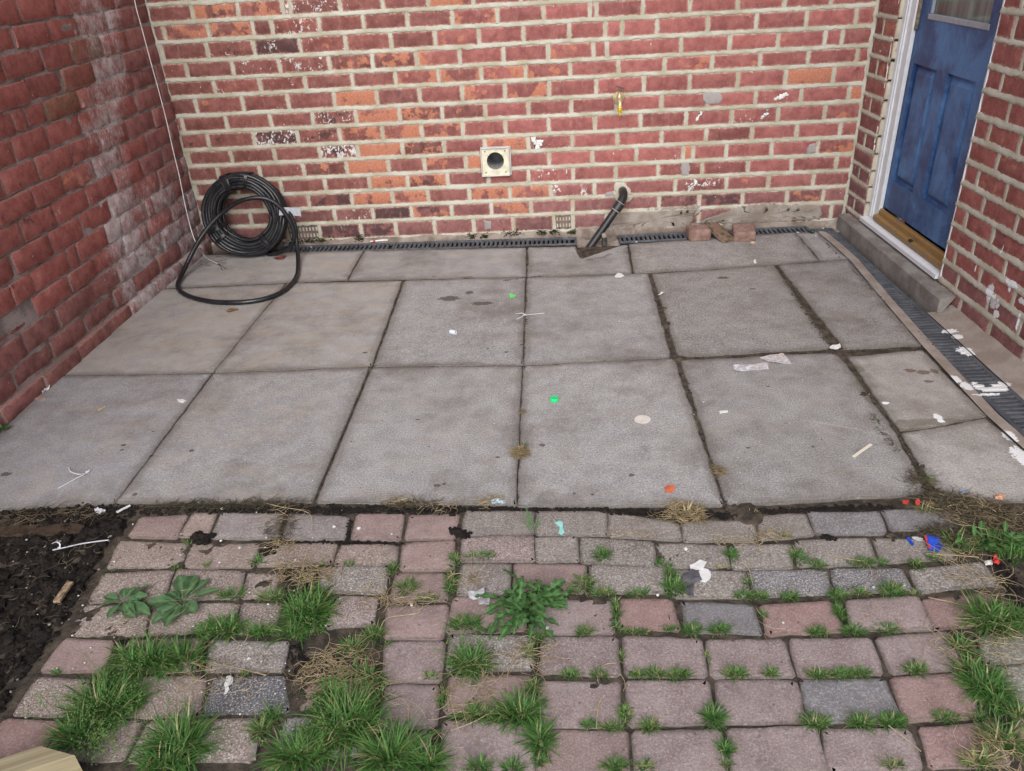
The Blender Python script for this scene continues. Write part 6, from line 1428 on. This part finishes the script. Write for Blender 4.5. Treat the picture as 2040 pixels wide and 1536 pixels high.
# grass in the joints: too much to count
jg = MB()
for a in ((460, 1187, 40, 8, 90, .045), (545, 1190, 34, 12, 110, .042, .3), (640, 1128, 12, 4, 20, .02), (695, 1126, 12, 4, 26, .022), (783, 1135, 12, 18, 60, .032), (906, 1120, 12, 20, 70, .035), (955, 1110, 45, 7, 100, .032), (898, 1165, 10, 34, 90, .038), (812, 1172, 26, 18, 110, .04, .2), (850, 1195, 34, 7, 60, .03), (925, 1245, 44, 14, 180, .045, .12), (970, 1258, 36, 6, 60, .03),
          (1200, 1108, 20, 14, 110, .038), (1312, 1122, 12, 7, 34, .025), (1330, 1128, 12, 6, 26, .022), (1163, 1165, 24, 22, 110, .04, .3), (1140, 1180, 24, 8, 60, .035), (1205, 1184, 34, 8, 110, .03, .2), (1270, 1184, 34, 7, 80, .028, .2), (1227, 1215, 9, 28, 80, .03, .25), (1227, 1250, 12, 12, 40, .025), (1343, 1172, 28, 22, 190, .042), (1335, 1145, 12, 14, 60, .035), (1458, 1108, 15, 15, 80, .035), (1440, 1130, 22, 5, 24, .02, .8), (1490, 1163, 9, 13, 40, .03, .2),
          (1480, 1188, 26, 9, 90, .03, .15), (1515, 1190, 22, 9, 90, .03, .15), (1590, 1113, 16, 17, 100, .04), (1628, 1127, 24, 8, 90, .03), (1715, 1124, 34, 8, 130, .032, .2), (1755, 1122, 16, 7, 44, .026), (1575, 1191, 22, 9, 100, .032, .2), (1668, 1188, 22, 13, 110, .036, .15), (1672, 1222, 13, 20, 100, .032), (1715, 1184, 26, 8, 80, .03, .25), (1778, 1180, 32, 14, 160, .042, .15), (1825, 1126, 18, 10, 60, .032, .2), (1860, 1112, 20, 8, 60, .034, .2), (1820, 1185, 20, 5, 24, .03, .5),
          (1520, 1226, 8, 10, 34, .025), (1380, 1257, 26, 10, 110, .034, .15), (1432, 1257, 30, 9, 110, .034, .15), (1628, 1262, 28, 8, 100, .032, .15), (1700, 1260, 30, 9, 120, .034), (1765, 1256, 34, 8, 130, .032, .15), (1165, 1260, 20, 10, 70, .032, .3), (1265, 1260, 50, 5, 90, .022, .3), (1335, 1256, 20, 5, 50, .02), (1272, 1346, 22, 8, 70, .028, .25), (1305, 1345, 22, 9, 90, .03, .2), (1352, 1346, 32, 9, 130, .032, .2), (1465, 1345, 34, 10, 130, .034, .25), (1535, 1344, 20, 8, 70, .03, .25),
          (1630, 1346, 28, 9, 100, .032, .2), (1675, 1345, 28, 9, 110, .032, .15), (1715, 1344, 26, 9, 100, .03, .2), (1825, 1337, 32, 11, 130, .034, .25), (1422, 1432, 24, 24, 210, .040), (1444, 1494, 13, 16, 80, .034), (1245, 1425, 12, 26, 90, .030, .3), (1295, 1450, 24, 12, 90, .034, .3), (1220, 1450, 34, 8, 80, .028, .25), (1625, 1442, 32, 14, 150, .038, .2), (1715, 1442, 34, 11, 150, .036, .15), (1775, 1440, 34, 12, 160, .038, .12), (1885, 1433, 34, 9, 120, .034, .2), (1947, 1430, 20, 10, 60, .03, .2),
          (1062, 1372, 18, 16, 90, .038, .25), (1135, 1346, 24, 8, 80, .030, .2), (1195, 1346, 24, 9, 80, .028, .3), (1175, 1446, 20, 8, 60, .03), (1055, 1300, 12, 24, 60, .032, .35), (1075, 1275, 16, 14, 60, .035, .15), (1225, 1528, 28, 10, 120, .038, .15), (1285, 1530, 22, 8, 60, .032, .3), (960, 1530, 32, 10, 120, .045), (1020, 1532, 28, 8, 90, .04), (745, 1265, 30, 14, 110, .045, .2), (700, 1292, 36, 14, 110, .045, .3), (770, 1285, 12, 6, 24, .02), (860, 1350, 16, 6, 30, .03, .4), (885, 1390, 8, 30, 60, .03, .4),
          (1565, 1070, 26, 5, 36, .03, .7), (1500, 1025, 12, 6, 30, .025, .8), (515, 1120, 18, 9, 44, .035), (375, 1083, 10, 8, 24, .03, .3), (352, 1133, 12, 6, 26, .025, .3), (412, 1128, 10, 6, 20, .022, .3), (220, 1137, 14, 3, 16, .02, .2), (115, 1341, 14, 5, 24, .022, .1), (210, 1350, 30, 8, 60, .03, .1), (520, 1455, 24, 18, 110, .05, .3), (545, 1430, 14, 16, 60, .06), (490, 1345, 10, 5, 24, .022), (1845, 1020, 18, 8, 60, .05, .9), (1770, 1195, 12, 5, 20, .02), (1745, 840, 8, 10, 40, .012, .3), (1850, 960, 12, 10, 60, .035, .7), (1780, 1525, 30, 10, 60, .03, .5),
          (1448, 1525, 12, 8, 34, .03, .3), (1080, 1520, 10, 10, 40, .03, .3), (1240, 1310, 6, 20, 34, .018, .3), (1410, 1310, 5, 20, 26, .016, .4), (1075, 1400, 10, 14, 40, .03, .3)):
    clump(jg, *a[:4], int(a[4] * 1.3), a[5] * 0.80, **({'dry': a[6]} if len(a) > 6 else {'dry': 0.1}), wd=0.0022)
o = obj("joint_grass", jg, M_GRASS); o["kind"] = "stuff"

# broad leaves
def leaf_mesh(ln, wd, rng, lobes=0, lift=0.25, arch=0.9, fold=0.25):
    m = MB(); n = 16 if lobes else 11; z = 0.0; x = 0.0; el = lift; prev = None
    for i in range(n + 1):
        t = i / n
        if lobes:
            w_ = wd * (0.16 + 0.84 * t ** 0.8) * (1 - max(0, t - 0.80) / 0.22) * (0.60 + 0.40 * math.cos(lobes * 2 * math.pi * t + 0.6))
        else:
            w_ = wd * (max(0.10, math.sin(math.pi * min(1, (t - 0.22) / 0.80) ** 0.9) ** 0.75) if t > 0.22 else 0.10) * (1 + 0.07 * math.sin(t * 31 + ln * 400))
        w_ = max(w_, 0.0012 if i < n else 0.0)
        wob = 0.06 * wd * math.sin(t * 17 + ln * 900)
        cur = [m.vert((x, w_ / 2, z + fold * w_ / 2 + wob), 0.15 + 0.35 * rng.random()), m.vert((x, w_ / 4, z + fold * w_ * 0.12), 0.3), m.vert((x, 0, z), 0.97), m.vert((x, -w_ / 4, z + fold * w_ * 0.12), 0.3), m.vert((x, -w_ / 2, z + fold * w_ / 2 - wob), 0.15 + 0.35 * rng.random())]
        if prev:
            for k in range(4): m.face(prev[k], cur[k], cur[k + 1], prev[k + 1])
        prev = cur; el = lift - arch * t
        x += math.cos(el) * ln / n; z += math.sin(el) * ln / n
    return m
def rosette(name, label, cat, px, leaves, mat, lobes, rng, z=0.0, spread=0.0):
    b = P(*px, z); t = thing(name, label, cat, b)
    for az, ln, wd, lift, arch in leaves:
        o = link("leaf", leaf_mesh(ln, wd, rng, lobes, lift, arch).mesh("leaf", 60), t, mat)
        o.location = b + Vector((math.cos(az) * 0.004, math.sin(az) * 0.004, 0.004)) + Vector((rng.gauss(0, spread), rng.gauss(0, spread), 0)); o.rotation_euler = (rng.gauss(0, 0.2), 0, az)
    return t
rv = random.Random(55)
lv = []
for i in range(60):
    az = 2 * math.pi * i / 60 * 7.0 + rv.gauss(0, 0.25); k = i / 60
    lv.append((az, rv.uniform(0.060, 0.120) * (1 - 0.35 * k), rv.uniform(0.028, 0.040), 0.18 + 0.70 * k + rv.gauss(0, 0.12), 0.5 + 0.9 * k + rv.gauss(0, 0.15)))
rosette("dandelion", "bushy green dandelion with toothed leaves in the middle of the pavers", "dandelion", (1052, 1215), lv, M_LEAF, 4, rv, spread=0.022)
lv = [(R(a), l, wd * 1.0, 0.14 + 0.1 * rv.random(), 0.26) for a, l, wd in ((115, .095, .040), (92, .085, .038), (78, .070, .032), (60, .085, .022), (20, .090, .024), (-42, .072, .040), (-60, .055, .03), (-95, .085, .040), (-118, .09, .036), (-128, .07, .034), (165, .062, .03), (187, .085, .036), (150, .05, .026), (-150, .075, .034))]
rosette("dock_weed", "larger grey green broad leaved weed between the left pavers", "weed", (365, 1199), lv, M_DOCK, 0, rv)
lv = [(R(a), l, wd * 1.0, 0.14 + 0.1 * rv.random(), 0.26) for a, l, wd in ((40, .068, .026), (10, .060, .030), (-20, .050, .028), (-60, .052, .026), (-100, .058, .026), (165, .055, .024), (200, .050, .022), (110, .040, .022), (75, .045, .022), (-45, .085, .034), (-30, .115, .034))]
rosette("dock_weed", "smaller grey green broad leaved weed nearest the black soil", "weed", (246, 1199), lv, M_DOCK, 0, rv)
lv = [(R(a), l, wd, 0.9, 0.5) for a, l, wd in ((85, .070, .013), (60, .050, .010), (120, .045, .006), (35, .045, .006), (150, .05, .005), (95, .055, .012))]
rosette("seedling", "pale spindly seedling in the joint near the mint scrap", "weed", (1060, 1062), lv, M_LEAF, 3, rv)
lv = [(rv.uniform(0, 6.28), rv.uniform(0.025, 0.05), rv.uniform(0.012, 0.02), rv.uniform(0.2, 0.9), 0.5) for _ in range(30)]
t = rosette("edge_weed", "low leafy weed patch at the right edge above the red wrapper", "weed", (1975, 1085), lv, M_LEAF, 0, rv)
for ch in list(t.children):
    ch.location = ch.location + Vector((rv.uniform(-0.06, 0.09), rv.uniform(-0.025, 0.03), 0.0))
lv = [(rv.uniform(0, 6.28), rv.uniform(0.018, 0.03), rv.uniform(0.010, 0.016), rv.uniform(0.2, 0.9), 0.5) for _ in range(14)]
rosette("wall_weed", "tiny green weed at the foot of the left wall", "weed", (6, 858), lv, M_LEAF, 0, rv)
jw = MB()
clump(jw, 1975, 1080, 80, 30, 300, 0.045, dry=0.12, wd=0.0026); clump(jw, 2020, 1110, 40, 20, 120, 0.05, dry=.1); clump(jw, 1905, 1085, 30, 22, 110, 0.045, dry=.4)
o = obj("verge_grass", jw, M_GRASS); o["kind"] = "stuff"

# dead grass, straw and roots
def straws(mb, px, py, rx, ry, n, ln, zh=0.012, th=0.0007, t0=0.5, t1=1.0, curl=0.5, radial=False):
    c = P(px, py); ex = (P(px + rx, py) - c).length; ey = abs(P(px, py - ry).y - c.y)
    for _ in range(n):
        a = rgx.uniform(0, 6.283); q = math.sqrt(rgx.random()); b = c + Vector((ex * q * math.cos(a), ey * q * math.sin(a), rgx.uniform(0.001, zh)))
        az = (a + rgx.gauss(0, 0.5)) if radial else rgx.uniform(0, 6.283); L_ = ln * rgx.uniform(0.4, 1.3); k = rgx.gauss(0, curl); pts = [b]
        for i in range(4):
            az += k; pts.append(pts[-1] + Vector((math.cos(az), math.sin(az), rgx.gauss(0.0, 0.10))) * L_ / 4); pts[-1].z = max(0.0015, pts[-1].z)
        mb.cur = rgx.uniform(t0, t1); mb.tube(pts, [th, th, th * 0.9, th * 0.7, th * 0.4], 3, cap=False)
m = MB(); straws(m, 1036, 905, 10, 6, 130, 0.035, zh=0.02, t0=0.2, t1=0.8, radial=True); clump(m, 1036, 905, 16, 9, 110, 0.035, dry=1.0); tag(obj("dead_tuft", m, M_STRAW), "dead brown grass tuft growing in the centre slab joint", "grass tuft")
m = MB(); clump(m, 1043, 889, 4, 3, 14, 0.02, dry=0.4); tag(obj("yellow_sprout", m, M_LEAF), "tiny yellow green sprout on the dead tuft", "sprout")
m = MB(); straws(m, 1432, 941, 9, 6, 90, 0.025, zh=0.012, t0=0.15, t1=0.75, radial=True); tag(obj("dead_tuft", m, M_STRAW), "small dead tuft in the right hand slab joint", "grass tuft")
m = MB(); straws(m, 1040, 822, 6, 4, 40, 0.015, zh=0.008, t0=0.15, t1=0.7, radial=True); tag(obj("dead_tuft", m, M_STRAW), "tiny dead tuft in the centre joint below the green cap", "grass tuft")
m = MB(); straws(m, 1365, 1022, 42, 22, 260, 0.034, zh=0.010, t0=0.3, t1=0.95); straws(m, 1340, 1020, 60, 26, 60, 0.03, zh=0.006, t0=0.3, t1=0.95); clump(m, 1370, 1025, 40, 18, 60, 0.04, dry=1.0); tag(obj("straw_patch", m, M_STRAW), "patch of yellow dead grass on the slab edge right of centre", "dead grass")
sw = MB()
for a in ((600, 1140, 50, 26, 110, .05), (640, 1150, 40, 20, 60, .05), (690, 1330, 60, 40, 120, .06), (640, 1345, 50, 30, 80, .05), (560, 1030, 30, 20, 30, .05), (800, 1000, 30, 8, 40, .03), (880, 1010, 40, 8, 40, .03), (760, 1190, 60, 26, 40, .07), (830, 1195, 50, 14, 40, .05), (930, 1150, 40, 16, 30, .06), (950, 1370, 60, 40, 46, .07), (1070, 1310, 30, 40, 40, .05), (560, 1090, 30, 16, 50, .04), (1470, 1080, 60, 8, 50, .04), (1530, 1068, 40, 8, 50, .035), (1260, 1068, 50, 5, 30, .035), (480, 1360, 60, 30, 26, .08), (300, 1240, 80, 60, 30, .05), (400, 1350, 60, 60, 30, .08), (1900, 1300, 60, 70, 40, .09), (1960, 1170, 50, 30, 40, .08), (1990, 1260, 50, 60, 50, .08), (1980, 1500, 50, 40, 60, .07), (900, 1440, 60, 60, 24, .08), (1180, 1330, 120, 120, 12, .07), (700, 1400, 80, 80, 50, .09), (1600, 1170, 200, 100, 14, .06), (1900, 1110, 60, 14, 30, .08), (980, 1000, 26, 8, 60, .03), (1000, 1300, 40, 40, 16, .08)):
    straws(sw, *a, zh=0.016)
for px in ([(612, 1095), (600, 1140), (590, 1190)], [(520, 1000), (560, 1010), (615, 1022), (622, 1060)], [(760, 1245), (775, 1230), (830, 1222), (835, 1215)], [(1040, 1285), (1012, 1340), (1014, 1390)], [(1205, 1385), (1192, 1405), (1188, 1452)], [(900, 1455), (950, 1435), (990, 1410)], [(1650, 1105), (1700, 1115), (1722, 1118)], [(1845, 1103), (1900, 1106), (1950, 1110)], [(815, 1405), (812, 1460), (805, 1490)], [(660, 1370), (655, 1440), (668, 1495)], [(420, 1320), (470, 1330), (530, 1345)], [(1850, 1190), (1920, 1205), (1935, 1208)], [(1770, 1445), (1815, 1480), (1835, 1497)], [(1975, 1275), (2000, 1320), (2010, 1345)], [(1500, 1165), (1490, 1130), (1475, 1120)]):
    sw.cur = rgx.uniform(0.75, 1.0); sw.tube(smooth_path([P(*p, 0.006) for p in px]), 0.0011, 4)
rt = MB()
straws(rt, 1930, 1020, 70, 30, 380, 0.06, zh=0.014, th=0.0008, t0=0.2, t1=1.0); straws(rt, 2000, 1040, 50, 28, 190, 0.06, zh=0.014, th=0.0008, t0=0.2, t1=1.0); straws(sw, 1950, 1035, 80, 34, 70, 0.07, zh=0.018); straws(rt, 1870, 1000, 40, 14, 240, 0.05, zh=0.015, t0=0.0, t1=0.8); straws(rt, 1890, 1065, 60, 14, 240, 0.05, zh=0.012, t0=0.1, t1=0.8); straws(rt, 1830, 960, 18, 24, 90, 0.05, zh=0.01, t0=0.0, t1=0.9)
straws(rt, 450, 1008, 150, 7, 420, 0.035, zh=0.010, t0=0.0, t1=0.6); straws(rt, 820, 1006, 60, 8, 160, 0.035, zh=0.010, t0=0.1, t1=0.8); straws(rt, 100, 1030, 110, 12, 120, 0.06, zh=0.012, t0=0.2, t1=1.0); straws(rt, 560, 1050, 30, 26, 120, 0.035, zh=0.008, t0=0.0, t1=0.8); straws(rt, 110, 1150, 120, 100, 90, 0.04, zh=0.02, t0=0.3, t1=1.0); straws(rt, 1760, 860, 6, 40, 60, 0.02, zh=0.004, t0=0, t1=.7); straws(rt, 430, 520, 30, 10, 50, .03, zh=.006, t0=0, t1=.6)
o = obj("dead_roots", rt, M_ROOT); o["kind"] = "stuff"
o = obj("straw", sw, M_STRAW); o["kind"] = "stuff"
